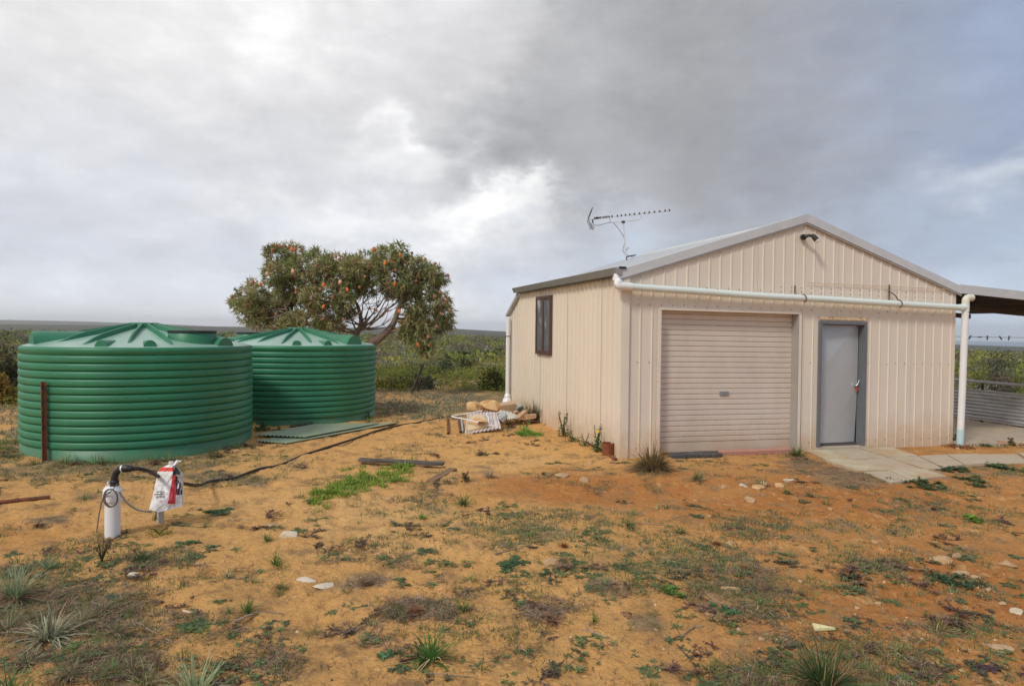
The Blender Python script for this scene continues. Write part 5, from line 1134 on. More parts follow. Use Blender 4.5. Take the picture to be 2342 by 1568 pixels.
leafy(1208, 994, 14, 70, 'mound of fine bright green grass in front of the rubble heap', 700, (BRT, (.10, .18, .03)), 5, 'green_mound', stems=0)
tussock(1200, 985, 30, 'bright green spiky weed on top of the fine green mound', 26, BRT, (.16, .26, .06), .8, .4, 3)
leafy(1250, 972, 12, 12, 'yellow-flowered tiny weed right of the fine green mound', 20, (PURP, GRN), 4, stems=1, flowers=1)
leafy(1170, 982 - 4, 14, 20, 'purplish dry weed between the heap and the fine green mound', 110, (PURP, (.13, .09, .08)), 4, stems=2)
leafy(510, 1018, 28, 44, 'green weed with an orange flower by the nearer tank', 260, ((.06, .09, .03), (.10, .13, .05)), 5, stems=3, flowers=1)
leafy(600, 985, 24, 40, 'green weed with yellow flowers between the two tanks', 240, ((.05, .08, .025), (.09, .12, .04)), 5, stems=3, flowers=2)
leafy(640, 990, 18, 40, 'second green weed at the end of the green roofing sheets', 200, ((.05, .08, .025), (.11, .13, .05)), 5, stems=2)
leafy(838, 957, 16, 36, 'dark green weed at the right foot of the far tank', 200, ((.04, .07, .02), (.07, .10, .035)), 5, stems=2)
leafy(2185, 1012, 20, 24, 'green tuft at the foot of the white riser pipe', 120, ((.07, .10, .035), (.12, .15, .06)), 5, stems=3)
leafy(2190, 1022, 12, 70, 'rust-brown dry mat at the foot of the riser pipe', 420, (RUSTY, (.24, .10, .05), (.14, .10, .05)), 5, 'dry_mat', stems=0)
leafy(2250, 1019, 10, 34, 'green weed beside the concrete floor edge', 200, ((.05, .09, .03), (.08, .12, .04)), 5, stems=0)
leafy(2312, 1018, 20, 18, 'small brown bush at the edge of the concrete floor', 160, ((.10, .075, .035), (.16, .10, .05)), 5, stems=3)
leafy(2290, 1017, 9, 34, 'olive weed in front of the concrete floor', 150, (GRN, PURP), 5, stems=0)
leafy(365, 1222, 22, 64, 'fine yellow-green weed at the foot of the galvanised post', 380, ((.13, .14, .03), (.18, .16, .035)), 4, stems=6)
leafy(356, 1190, 34, 14, 'upright thin weed in front of the feed bag', 60, ((.10, .14, .03), (.07, .12, .05)), 5, stems=3)
leafy(233, 1285, 50, 60, 'sparse brown twiggy weed in front of the bore head', 46, (PURP, (.13, .11, .04)), 5, 'twiggy_weed', stems=16, z=.9)
leafy(320, 1282, 26, 40, 'dark green bushy weed beside the dead brown stems', 260, ((.045, .075, .03), (.07, .11, .04)), 5, stems=4)
leafy(1064, 1106, 26, 26, 'grey-green leafy weed above the spiky tussock', 80, (GREYG, PURP), 6, stems=4)
# the bright green weed bank in the middle of the yard
def green_bank():
    pts = []; r_ = np.random.default_rng(5); mb = MB()
    for k in range(170):
        t = r_.random(); u = 712 + 235 * t + r_.normal(0, 7); v = 1141 - 66 * t + r_.normal(0, 13) - 6 * math.sin(math.pi * t); pts.append((u, v))
    for u, v in pts:
        P = G(u, v); h = size_px(P, r_.uniform(7, 28) * (.55 + .6 * r_.random()))
        V, F, Cc = tuft(15, h, size_px(P, 2.2), .75, .35, np.array((.13, .20, .03)), np.array((.20, .27, .05)) * r_.uniform(.7, 1.25), r0=.05, rg=r_, seg=3); mb.add(V + P, F, Cc)
        V, F, Cc = leafball(9, size_px(P, 10), size_px(P, 10), h * .7, size_px(P, 6), ((.13, .19, .03), (.18, .24, .045)), r_, 0, .1); mb.add(V + P, F, Cc)
    o = mb.build('green_weed_bank', FOLIAGE, loc=G(820, 1110)); return tag(o, 'bank of bright green leafy weeds in front of the dark timber beam', 'weeds')
green_bank()
# flat rosettes and mats
def mat_weed(u, v, wpx, label, col=GREYG, n=7, name='rosette_weed', hpx=None, group=None, leaf=.32, lift=.3):
    P = G(u, v); w_ = size_px(P, wpx); r_ = np.random.default_rng(int(u * 11 + v * 5)); mb = MB()
    for k in range(n):
        c_ = r_.normal(0, .22, 2) * w_ if n > 1 else (0, 0); V, F, Cc = rosette(int(r_.integers(8, 13)), w_ * leaf * r_.uniform(.7, 1.15), w_ * leaf * .34, np.asarray(col) * r_.uniform(.75, 1.25), r_, lift)
        V = V + np.array((c_[0], c_[1], 0)); V[:, 2] *= 1.0
        mb.add([(0, 0, .004), (c_[0], c_[1], .004), (c_[0] + .006, c_[1] + .006, .005), (.006, 0, .005)], [(0, 1, 2, 3)], np.asarray(col) * .6)
        gx = height(P[0] + V[:, 0], P[1] + V[:, 1]) - P[2]; V[:, 2] += gx * (gx > 0) * 0 + gx; mb.add(V, F, Cc)
    return put(mb, name, label, 'weed', P, group)
BLUEG = (.100, .138, .058); 
mat_weed(440, 1432, 70, 'large blue-green rosette weed in the left foreground', BLUEG, 9, leaf=.42)
mat_weed(505, 1172, 52, 'dark green mat weed right of the feed bag', (.05, .10, .04), 10)
mat_weed(425, 1246, 54, 'blue-green rosette weed below the feed bag, left of a smaller one', BLUEG, 7)
mat_weed(490, 1249, 34, 'smaller blue-green rosette weed to the right of the larger one', BLUEG, 5)
mat_weed(268, 1362, 44, 'pale blue-green rosette in the left foreground near the silver tussock', (.08, .13, .08), 5)
mat_weed(1175, 1290, 66, 'wide green mat weed in the middle of the yard', (.055, .11, .05), 12)
mat_weed(1247, 1308, 36, 'small dark green mat weed beside the wide green one', (.05, .095, .045), 7)
mat_weed(1672, 1398, 52, 'bright blue-green leafy mat right of the curved dry stick', (.06, .135, .055), 9, lift=.7)
mat_weed(1945, 1322, 56, 'dark dome-shaped weed on the right side of the yard', (.075, .085, .04), 14, lift=1.0)
mat_weed(2188, 1338, 72, 'large dark green dome weed near the right edge', (.050, .085, .042), 16, lift=.9)
mat_weed(1535, 1350, 52, 'bright green fine mound in the middle of the yard', (.10, .17, .035), 14, lift=1.0)
mat_weed(1193, 1382, 36, 'blue-green rosette above the spray of dead brown grass', BLUEG, 5)
mat_weed(692, 1488, 26, 'small blue-green rosette in the bare foreground sand', BLUEG, 1, leaf=.6)
mat_weed(880, 1498, 44, 'broad green rosette left of the foreground tussock', (.055, .12, .05), 3, leaf=.5)
mat_weed(650, 1424, 34, 'grey-green rosette right of the dry stick', BLUEG, 4)
mat_weed(1950, 1418, 40, 'blue-green rosette on the right, right of the yellow offcut', BLUEG, 6)
mat_weed(2045, 1378, 40, 'blue-green rosette near the large dark dome weed', BLUEG, 6)
mat_weed(2250, 1525, 54, 'purple and green rosette in the lower right corner', (.09, .055, .055), 5, leaf=.42)
mat_weed(2220, 1190 - 2, 60, 'bright yellow-green patch at the right of the yard', (.12, .19, .03), 10, lift=.8)
mat_weed(1200, 1330 - 12, 30, 'low green weed under the wide mat weed', (.06, .11, .05), 4)
mat_weed(505, 1340 + 36, 36, 'grey-green rosette in bare sand left of the tussocks', BLUEG, 4)
for (u, v, w_, lb) in ((2120, 1108, 90, 'spreading green mat at the near edge of the slab path'), (2050, 1100, 70, 'dark green mat overhanging the lowest slab'), (2190, 1075, 74, 'dark green mat along the slab path to the right'), (2160, 1086 - 10, 50, 'green mat overlapping the slab joint on the right'),
                       (2290, 1070, 90, 'long dark green mat beside the slab path at the right edge'), (2225, 1098, 70, 'green mat on bare sand right of the lowest slab'), (2240, 1112, 50, 'low green weed on bare sand below the larger mat'), (1935, 1053, 26, 'small weed growing in the slab joint near the door'), (1960, 1050, 24, 'second small weed in the slab joint near the door')):
    mat_weed(u, v, w_, lb, (.055, .085, .035), 16, 'mat_weed', lift=.8, leaf=.2)
# scattered repeats: green rosettes and purple mats, alike
r_ = np.random.default_rng(77); cnt = {'g': 0, 'p': 0, 't': 0}; placed = []
protoG = []; protoP = []; protoT = []
for k in range(6):
    mb = MB()
    for q in range(4 + k % 3):
        c_ = r_.normal(0, .05, 2); mb.add([(0, 0, .004), (c_[0], c_[1], .004), (c_[0] + .01, c_[1] + .01, .005), (.01, 0, .005)], [(0, 1, 2, 3)], PURP); V, F, Cc = rosette(10, .055 * r_.uniform(.6, 1.2), .015, np.array((BLUEG, (.12, .15, .055), (.10, .125, .06))[k % 3]) * r_.uniform(.8, 1.2), r_, .35); mb.add(V + np.array((c_[0], c_[1], 0)), F, Cc)
    protoG.append(mb)
    mb = MB()
    for q in range(7 + k % 3):
        c_ = r_.normal(0, .065, 2); mb.add([(0, 0, .004), (c_[0], c_[1], .004), (c_[0] + .01, c_[1] + .01, .005), (.01, 0, .005)], [(0, 1, 2, 3)], PURP); V, F, Cc = rosette(9, .05 * r_.uniform(.6, 1.3), .011, np.array((PURP, (.10, .075, .05), (.085, .085, .05))[k % 3]) * r_.uniform(.7, 1.3), r_, .8, lobes=False); mb.add(V + np.array((c_[0], c_[1], 0)), F, Cc)
    protoP.append(mb)
    mb = MB(); V, F, Cc = tuft(26, .085, .004, .75, .5, (.06, .10, .028), (.14, .17, .06), r0=.03, rg=r_, seg=3); mb.add(V, F, Cc); V, F, Cc = tuft(14, .10, .003, .35, .4, (.26, .18, .11), (.28, .2, .12), r0=.04, rg=r_, flat=True, seg=3); V[:, 2] = np.maximum(V[:, 2], .003); mb.add(V, F, Cc); protoT.append(mb)
mesh_cache = {}
MARKS = [(257,1200,'the white bore casing'),(380,1190,'the feed bag'),(820,1110,'the bright green weed bank'),(920,1060,'the dark timber beam'),(1490,1078,'the big tussock at the shed corner'),(1100,980,'the rubble heap'),(1390,1030,'the rusty tin'),(640,1000,'the green roofing sheets'),(250,1045,'the nearer tank'),(760,970,'the far tank'),
 (985,1508,'the green foreground tussock'),(1882,1560,'the large foreground tussock'),(112,1462,'the sprawling silver tussock'),(445,1560,'the bottom silver tussock'),(440,1432,'the large blue-green rosette'),(655,1222,'the white limestone lump'),(720,1330,'the white limestone outcrop'),(950,1400,'the collapsed brown grass'),(1250,1410,'the dead brown spray'),
 (1175,1290,'the wide green mat weed'),(1535,1350,'the bright fine green mound'),(1672,1398,'the leafy blue-green mat'),(1885,1438,'the yellow offcut'),(1945,1322,'the domed weed'),(2188,1338,'the large dark dome weed'),(2152,1282,'the large pinkish stone'),(2220,1190,'the yellow-green patch'),(2000,1080,'the concrete slabs'),(1780,1110,'the orange stones'),
 (1310,1095,'the pale stones on red sand'),(1440,1200,'the tussock by the red hollow'),(1640,1245,'the rust-coloured tuft'),(1062,1150,'the spiky tussock'),(590,1411,'the dry brown stick'),(60,1142,'the rusty steel pipe'),(560,1085,'the black hose'),(1385,1338,'the straw-bladed tuft'),(2145,1440,'the orange-bladed tussock'),(1495,1580,'the tussock at the bottom edge'),
 (2280,1478,'the pale limestone patch'),(30,1590,'the bottom left corner'),(2250,1525,'the purple rosette'),(1180,1560,'the bottom edge at centre'),(1700,1520,'the grey branches'),(300,1290,'the twiggy weed'),(1900,1200,'the red dead mats'),(1000,1270,'the bare sand at centre'),(700,1520,'the bare foreground sand'),(1260,970,'the side wall of the shed'),(1600,1090,'the roller door')]
def where(u, v):
    k = min(range(len(MARKS)), key=lambda i: (MARKS[i][0] - u) ** 2 + ((MARKS[i][1] - v) * 2) ** 2); du, dv = u - MARKS[k][0], (v - MARKS[k][1]) * 2; d = math.hypot(du, dv)
    rel = ('right of' if du > 0 else 'left of') if abs(du) > abs(dv) else ('in front of' if dv > 0 else 'behind')
    return ('just ' if d < 60 else ('' if d < 130 else 'well ')) + rel + ' ' + MARKS[k][2]
def scatter(kind, u, v, sc_, P=None):
    P = G(u, v) if P is None else P; a_, s_ = to_as(P[0], P[1])
    if a_ > -.15 and s_ > -.12 and a_ < 9.6: return
    if math.hypot(P[0] + 5.77, P[1] - 10.25) < 1.63 or math.hypot(P[0] + 4.47, P[1] - 13.69) < 1.63: return
    lst = {'g': protoG, 'p': protoP, 't': protoT}[kind]; k = int(r_.integers(0, 6)); nm, lb, gr = {'g': ('rosette_weed', 'small grey-green rosette weed flat on the orange sand', 'small green rosette weeds'), 'p': ('purple_weed', 'low purple-brown mat weed on the sand', 'purple-brown mat weeds'), 't': ('grass_tuft', 'small green grass tuft with dry straw on the sand', 'small grass tufts')}[kind]
    uu_, vv_ = proj(P[None]); lb = ('tiny ' if sc_ < .8 else 'small ' if sc_ < 1.1 else 'broad ') + {'g': 'green rosette weed ', 'p': 'purple-brown mat weed ', 't': 'green grass tuft '}[kind] + where(float(uu_[0]), float(vv_[0]))
    if (kind, k) in mesh_cache: o = bpy.data.objects.new(nm, mesh_cache[(kind, k)]); C.objects.link(o); tag(o, lb, 'weed' if kind != 't' else 'grass tuft', gr)
    else: o = put(lst[k], nm, lb, 'weed' if kind != 't' else 'grass tuft', P, gr); mesh_cache[(kind, k)] = o.data
    o.location = P - np.array((0, 0, .003)); o.rotation_euler = (0, 0, r_.uniform(0, 6.28)); o.scale = (sc_, sc_, sc_ * r_.uniform(.8, 1.1)); cnt[kind] += 1
cu_ = r_.uniform(-30, 2370, 6000); cv_ = 960 + 610 * r_.random(6000) ** .75; CP = Gv(cu_, cv_); CW = fbm(CP[:, 0] * 1.1, CP[:, 1] * 1.1, 3, 71); CM = masks(CP[:, 0], CP[:, 1], CP[:, 2])
for ti in range(6000):
    if sum(cnt.values()) >= 560: break
    u, v, P = cu_[ti], cv_[ti], CP[ti]
    if u > 2050 and v < 1100 and u - 1845 > (v - 1030) * -1: continue
    if 1850 < u < 2200 and 1020 < v < 1110: continue
    wn = CW[ti]; g_, d_, rd_, pl_ = (q[ti] for q in CM)
    if r_.random() > .18 + 1.0 * g_ + (.5 if wn > .55 else 0) + (.25 if u > 1150 else 0) - .35 * rd_ - .2 * pl_: continue
    if any((u - a_) ** 2 + ((v - b_) * 2.2) ** 2 < 18 ** 2 for a_, b_ in placed): continue
    placed.append((u, v)); q = r_.random(); kind = 'g' if q < .42 else ('p' if q < .68 else 't')
    if cnt[kind] >= 270: continue
    scatter(kind, u, v, r_.uniform(.6, 1.35) * (.8 if v > 1350 else 1), P)
for k in range(46):                    # a ragged fringe of tufts along the feet of the tanks
    cx, cy = ((-5.77, 10.25), (-4.47, 13.69))[0 if k < 32 else 1]; th = r_.uniform(R(190), R(352)); rr_ = 1.66 + abs(r_.normal(0, .14)); P = np.array((cx + rr_ * math.cos(th), cy + rr_ * math.sin(th), 0.)); P[2] = gz(P[0], P[1])
    if math.hypot(P[0] + 5.77, P[1] - 10.25) < 1.63 or math.hypot(P[0] + 4.47, P[1] - 13.69) < 1.63: continue
    scatter('t' if k % 4 else 'p', 0, 0, r_.uniform(1.3, 2.4), P)
for (u, v) in ((1000, 988 + 52), (1075, 1010), (1108, 1006), (1213, 1017), (1120, 1037), (1160, 995), (1225, 1008), (1430, 1148), (1100, 1165), (740, 1255), (712, 1222), (600, 1175 + 30), (830, 1245)): scatter('p', u, v, 1.2)

# fine ground cover: short grass, dead litter and twigs nobody could count
def ground_cover():
    rg = np.random.default_rng(12); n = 110000; az_ = rg.uniform(R(-46), R(46), n); rr = 2.4 * (20 / 2.4) ** rg.random(n); x = rr * np.sin(az_); y = rr * np.cos(az_); z = height(x, y)
    g, d, rd, pl_ = masks(x, y, z); a_, s_ = to_as(x, y); w1_ = fbm(x * 2.3, y * 2.3, 4, 91); w2_ = fbm(x * .8, y * .8, 3, 93)
    ok = ~((a_ > -.05) & (s_ > -.03) & (a_ < 9.7)); ok &= np.hypot(x + 5.77, y - 10.25) > 1.6; ok &= np.hypot(x + 4.47, y - 13.69) > 1.6
    rgt = sst(x / y, -.1, .4)
    pg = np.clip(g * 1.15 + (w1_ - .56) * 2.2 + (w2_ - .5) * .6 + .10 * rgt, 0, 1) + sst(rr, 13.5, 15.5) * .7
    pdn = np.clip(d * 1.2 + (w1_ - .60) * 2.0 + .05 * rgt, 0, 1) + sst(rr, 13.5, 15.5) * .3
    isg = rg.random(n) < pg * .62; isd = rg.random(n) < pdn * .62
    # on the slabs nothing grows
    u, v = proj(np.stack([x, y, z], 1)); slab = (u > 1860) & (v > 1024) & (v < 1100) & (v - 1030 < (u - 1850) * .30) & ~((u > 2190) & (v > 1062)); ok &= ~slab
    mb = MB(); far = sst(rr, 9, 16)
    def field(sel, per, L, w, spread, droop, cols, flat, bias=0):
        I = np.where(sel & ok)[0]; m = len(I); 
        if m == 0: return
        P = np.repeat(np.stack([x[I], y[I], z[I]], 1), per, 0); k = len(P); P[:, :2] += rg.normal(0, .028, (k, 2)); P[:, 2] = height(P[:, 0], P[:, 1])
        ang = rg.uniform(0, 2 * np.pi, k); tilt = np.abs(rg.normal(0, spread, k)) if not flat else np.pi / 2 - np.abs(rg.normal(0, .16, k))
        T = np.stack([np.sin(tilt) * np.cos(ang), np.sin(tilt) * np.sin(ang), np.cos(tilt)], 1); S_ = np.stack([-np.sin(ang), np.cos(ang), rg.normal(0, .2, k)], 1)
        sc_ = np.repeat(1 + .5 * far[I], per); c_ = np.asarray(cols)[rg.integers(0, len(cols), k)] * (1 + rg.normal(0, .25, k)).clip(.4, 1.7)[:, None]
        V, F, Cc = strips(P + np.array((0, 0, .003)), T, S_, L * rg.uniform(.5, 1.3, k) * sc_, w * rg.uniform(.7, 1.4, k) * sc_, droop, c_ * .85, c_ * 1.1, 2); mb.add(V, F, Cc)
    farsel = rr > 12.5
    nearsel = rr < 5.5
    field(isg & nearsel, 8, .030, .0040, 1.15, .3, ((.12, .15, .045), (.15, .17, .06), (.10, .155, .045), (.19, .16, .09), (.11, .13, .06)), False)
    field(isg & ~nearsel & ~farsel, 9, .040, .0062, 1.15, .3, ((.14, .165, .06), (.165, .18, .075), (.13, .17, .06), (.21, .175, .105), (.13, .15, .08)), False)
    field(isg & farsel, 7, .060, .009, 1.15, .3, ((.14, .16, .07), (.20, .19, .12), (.24, .23, .16), (.13, .15, .07), (.22, .17, .11), (.27, .26, .20)), False)
    field(isd, 7, .065, .0040, .5, 0, (DEADC, (.26, .19, .13), (.16, .11, .075), (.30, .235, .18), (.19, .11, .06)), True)
    field((rg.random(n) < .10) & ~farsel, 1, .06, .003, .5, 0, (DEADC, (.22, .15, .10), (.12, .08, .055)), True)
    field(isd & ~farsel, 2, .035, .003, .9, .3, (DEADC, (.2, .13, .08)), False)
    o = mb.build('ground_cover', FOLIAGE); o['kind'] = 'stuff'
    mb = MB(); n2 = 9000; az_ = rg.uniform(R(-44), R(44), n2); rr = 2.4 * (13 / 2.4) ** rg.random(n2); x = rr * np.sin(az_); y = rr * np.cos(az_); z = height(x, y)
    a_, s_ = to_as(x, y); keep = (~((a_ > -.05) & (s_ > -.1) & (a_ < 9.7))) & (rg.random(n2) < .25 + .75 * sst(x / y + (fbm(x * .8, y * .8, 3, 95) - .5) * 1.2, -.15, .45)); 
    u, v = proj(np.stack([x, y, z], 1)); keep &= ~((u > 1860) & (v > 1024) & (v < 1100) & (v - 1030 < (u - 1850) * .30))
    base = np.array([(1,0,0),(-1,0,0),(0,1,0),(0,-1,0),(0,0,1),(0,0,-1)], float); tri = np.array([(0,2,4),(2,1,4),(1,3,4),(3,0,4),(2,0,5),(1,2,5),(3,1,5),(0,3,5)])
    I = np.where(keep)[0]; m = len(I); S3 = (.0030 + .010 * rg.random(m) ** 5)[:, None] * rg.uniform(.6, 1.3, (m, 3)); th = rg.uniform(0, 6.28, m)
    V = base[None] * S3[:, None, :] * (1 + rg.normal(0, .18, (m, 6, 1))); cx_, sx_ = np.cos(th)[:, None], np.sin(th)[:, None]; V = np.stack([V[..., 0] * cx_ - V[..., 1] * sx_, V[..., 0] * sx_ + V[..., 1] * cx_, V[..., 2]], -1) + np.stack([x[I], y[I], z[I] + .002], 1)[:, None, :]
    cc = np.array(((.58, .38, .20), (.56, .32, .13), (.62, .47, .30), (.45, .23, .09), (.15, .09, .055), (.20, .12, .07)))[rg.integers(0, 6, m)]
    mb.add(V.reshape(-1, 3), (tri[None] + (np.arange(m) * 6)[:, None, None]).reshape(-1, 3), np.repeat(cc, 6, 0)); o = mb.build('gravel', mat('gravel', rough=.9, attr=True, var=.15, scale=60)); o['kind'] = 'stuff'
ground_cover()

# loose stones in the yard
def stone(u, v, wpx, hpx, label, mt=STONE, seed=None, dz=.25, name='stone', group=None, yaw=0, dep=.8):
    P = G(u, v); w_, h_ = size_px(P, wpx), size_px(P, hpx); return rock(P + np.array((0, 0, h_ * (dz - .14))), (w_, w_ * dep, h_), seed or int(u + v), mt, name, label, 'stone', group, yaw, sub=2)
stone(155, 1046, 28, 16, 'orange angular stone at the foot of the nearer tank', seed=5)
stone(400, 1036, 17, 12, 'small orange stone beside the nearer tank', seed=8)
stone(540, 1033, 14, 8, 'flat orange stone right of the green flowering weed', seed=18)
stone(1287, 1091, 32, 16, 'pinkish stone on the red sand, left of a paler one', PALE_STONE, 12)
stone(1338, 1100, 22, 15, 'pale angular stone right of the pinkish stone', PALE_STONE, 15)
stone(893, 1146, 20, 13, 'small tan block in the green weeds', PALE_STONE, 17)
stone(655, 1224, 40, 17, 'white limestone lump beside the small tussock', mat('white_stone', (.60, .52, .40), .9, 0, .12, 14, .004, 30, col2=(.52, .36, .19), thr=(.52, .70)), 19, dz=.15)
WS = bpy.data.materials['white_stone']
stone(622, 1202, 34, 10, 'flat pale stone patch above the white lump', PALE_STONE, 20, dz=.05)
stone(700, 1326, 40, 11, 'white limestone outcrop in the sand, left one of two', WS, 22, dz=.02)
stone(745, 1338, 46, 9, 'white ragged limestone piece, right one of two', WS, 23, dz=.05, yaw=.4)
stone(1733, 1116, 26, 20, 'large orange stone near the slab path', STONE, 24)
stone(1748, 1108, 18, 12, 'small orange stone behind the large one near the slab path', STONE, 25)
stone(1718, 1147, 26, 18, 'tan stone on the spoil bank below the orange ones', PALE_STONE, 26)
stone(1780, 1118 - 6, 22, 18, 'orange stone right of the large one near the slab path', STONE, 28)
stone(1803, 1099, 34, 9, 'white bone-like stone lying on the spoil bank', WS, 29, yaw=.3, dep=.3)
stone(1700, 1112, 16, 10, 'small white stone left of the bone-like one', WS, 30)
stone(1655, 1096 + 18, 14, 9, 'small cream stone on the red bank', PALE_STONE, 33)
stone(1263, 1288, 34, 20, 'pale flat stone left of the dark green mat weed', PALE_STONE, 34, dz=.1)
stone(1668, 1235, 26, 9, 'flat cream stone beside the rust-coloured tuft', PALE_STONE, 35)
stone(2152, 1282, 44, 20, 'large pinkish stone on the right of the yard', PALE_STONE, 36, dz=.12)
stone(2187, 1275, 16, 18, 'small upright stone beside the large pinkish one', PALE_STONE, 37)
stone(2195, 1328 - 18, 40, 12, 'flat tan stone above the large dark dome weed', PALE_STONE, 39, dz=.05)
stone(2305, 1300 - 8, 36, 14, 'tan stone near the right edge', PALE_STONE, 40)
stone(2325, 1398, 34, 12, 'white flat stone at the right edge', WS, 41, dz=.1)
stone(2280, 1478, 52, 10, 'pale limestone patch in the lower right', PALE_STONE, 42, dz=.02)
stone(1500, 1162, 14, 8, 'tiny pale stone on the red sand', PALE_STONE, 44)
stone(302, 1316, 22, 14, 'cream stone in the left foreground', WS, 45)
stone(1510, 1110, 14, 10, 'small orange stone below the big brown-green tussock', STONE, 46)
stone(2008, 1382, 20, 12, 'tan pebble left of the blue-green rosette', PALE_STONE, 47)
stone(1665, 1345, 44, 9, 'flat elongated tan stone by the curved dry stick', PALE_STONE, 48, dep=.4)
stone(1140, 1010, 10, 8, 'small pale stone on the track near the heap', PALE_STONE, 49); stone(745, 1037, 12, 10, 'small pale stone beside the black hose', PALE_STONE, 50)
stone(2190, 1028, 10, 10, 'yellow pebble by the dry mat', STONE, 52)
for (u, v, w_, h_) in ((1230, 1052, 14, 6), (1350, 1060, 14, 6), (1590, 1145, 10, 7), (1620, 1180, 12, 7), (1850, 1090, 10, 6), (1900, 1165, 12, 7), (2000, 1240, 14, 9), (2080, 1300, 14, 9), (2230, 1320, 18, 10), (2260, 1350, 16, 10), (2120, 1330, 12, 8), (2290, 1380, 16, 9), (1960, 1390, 12, 7), (1830, 1330, 12, 8), (1760, 1420, 12, 7), (1620, 1405, 12, 8), (1500, 1440, 10, 7), (560, 1190, 12, 6), (800, 1260, 10, 5), (940, 1290, 10, 6), (2060, 1260, 12, 7), (2210, 1250, 12, 8), (1690, 1440, 12, 8), (1740, 1460, 14, 8), (1790, 1450, 10, 6), (2310, 1440, 16, 8)):
    stone(u, v, w_, h_, ('flat' if w_ > 1.8 * h_ else 'round') + ' tan pebble ' + where(u, v), PALE_STONE, None, .2, 'pebble', 'small tan pebbles', yaw=u)
# sticks and scraps
def stick(pts, r_, label, mt=None, name='stick'):
    P3 = [onG(u, v, r_ * .8) for u, v in pts]; mb = MB(); sp = spline(P3, 5); mb.tube(sp, np.linspace(r_, r_ * .5, len(sp)), 6); free(name, label, 'stick', mb, mt or DRYWOOD, sp[len(sp) // 2])
DRYWOOD = mat('dry_wood', (.26, .19, .13), .9, 0, .25, 14, col2=(.38, .32, .26), thr=(.5, .7))
stick([(535, 1423), (590, 1411), (648, 1404)], .007, 'dry brown stick lying in the left foreground')
stick([(1600, 1378 - 14), (1605, 1350 - 14 + 8), (1620, 1362), (1650, 1382), (1672, 1390)], .008, 'curved dry stick beside the blue-green leafy mat')
stick([(418, 1398), (440, 1402), (452, 1392)], .007, 'short bleached stick in the left foreground', WS)
stick([(1132, 1268), (1170, 1258), (1215, 1246)], .007, 'long dry stick left of the rust-coloured tuft')
stick([(1440, 1196), (1490, 1198), (1540, 1203)], .006, 'thin straight stick at the edge of the red sand')
stick([(1330, 1440), (1355, 1446), (1385, 1458)], .005, 'thin dark twig in the centre foreground')
stick([(1560, 1455), (1585, 1436), (1610, 1432)], .006, 'forked dry twig right of centre')
stick([(1760, 1560), (1800, 1530), (1850, 1510)], .008, 'grey branch lying in litter at the lower right')
stick([(1820, 1500), (1850, 1488), (1910, 1520)], .006, 'second grey branch behind the yellow offcut tussock')
stick([(1910, 1188), (1925, 1180), (1938, 1170)], .006, 'bleached twig on the litter below the slabs')
stick([(300, 1480 - 60), (355, 1448), (400, 1472)], .005, 'dry stem in the litter beside the silver tussock')
stick([(970, 1150 + 390), (1030, 1545), (1085, 1550)], .005, 'thin stem lying below the foreground tussock')
pp = [onG(1857, 1431, .012), onG(1864, 1443, .006), onG(1912, 1441, .008)]; slab_poly(pp, .004, mat('yellow_offcut', (.74, .66, .34), .6, 0, .06, 9), 'sheet_offcut', 'pale yellow triangular offcut lying on the ground at right', 'offcut')

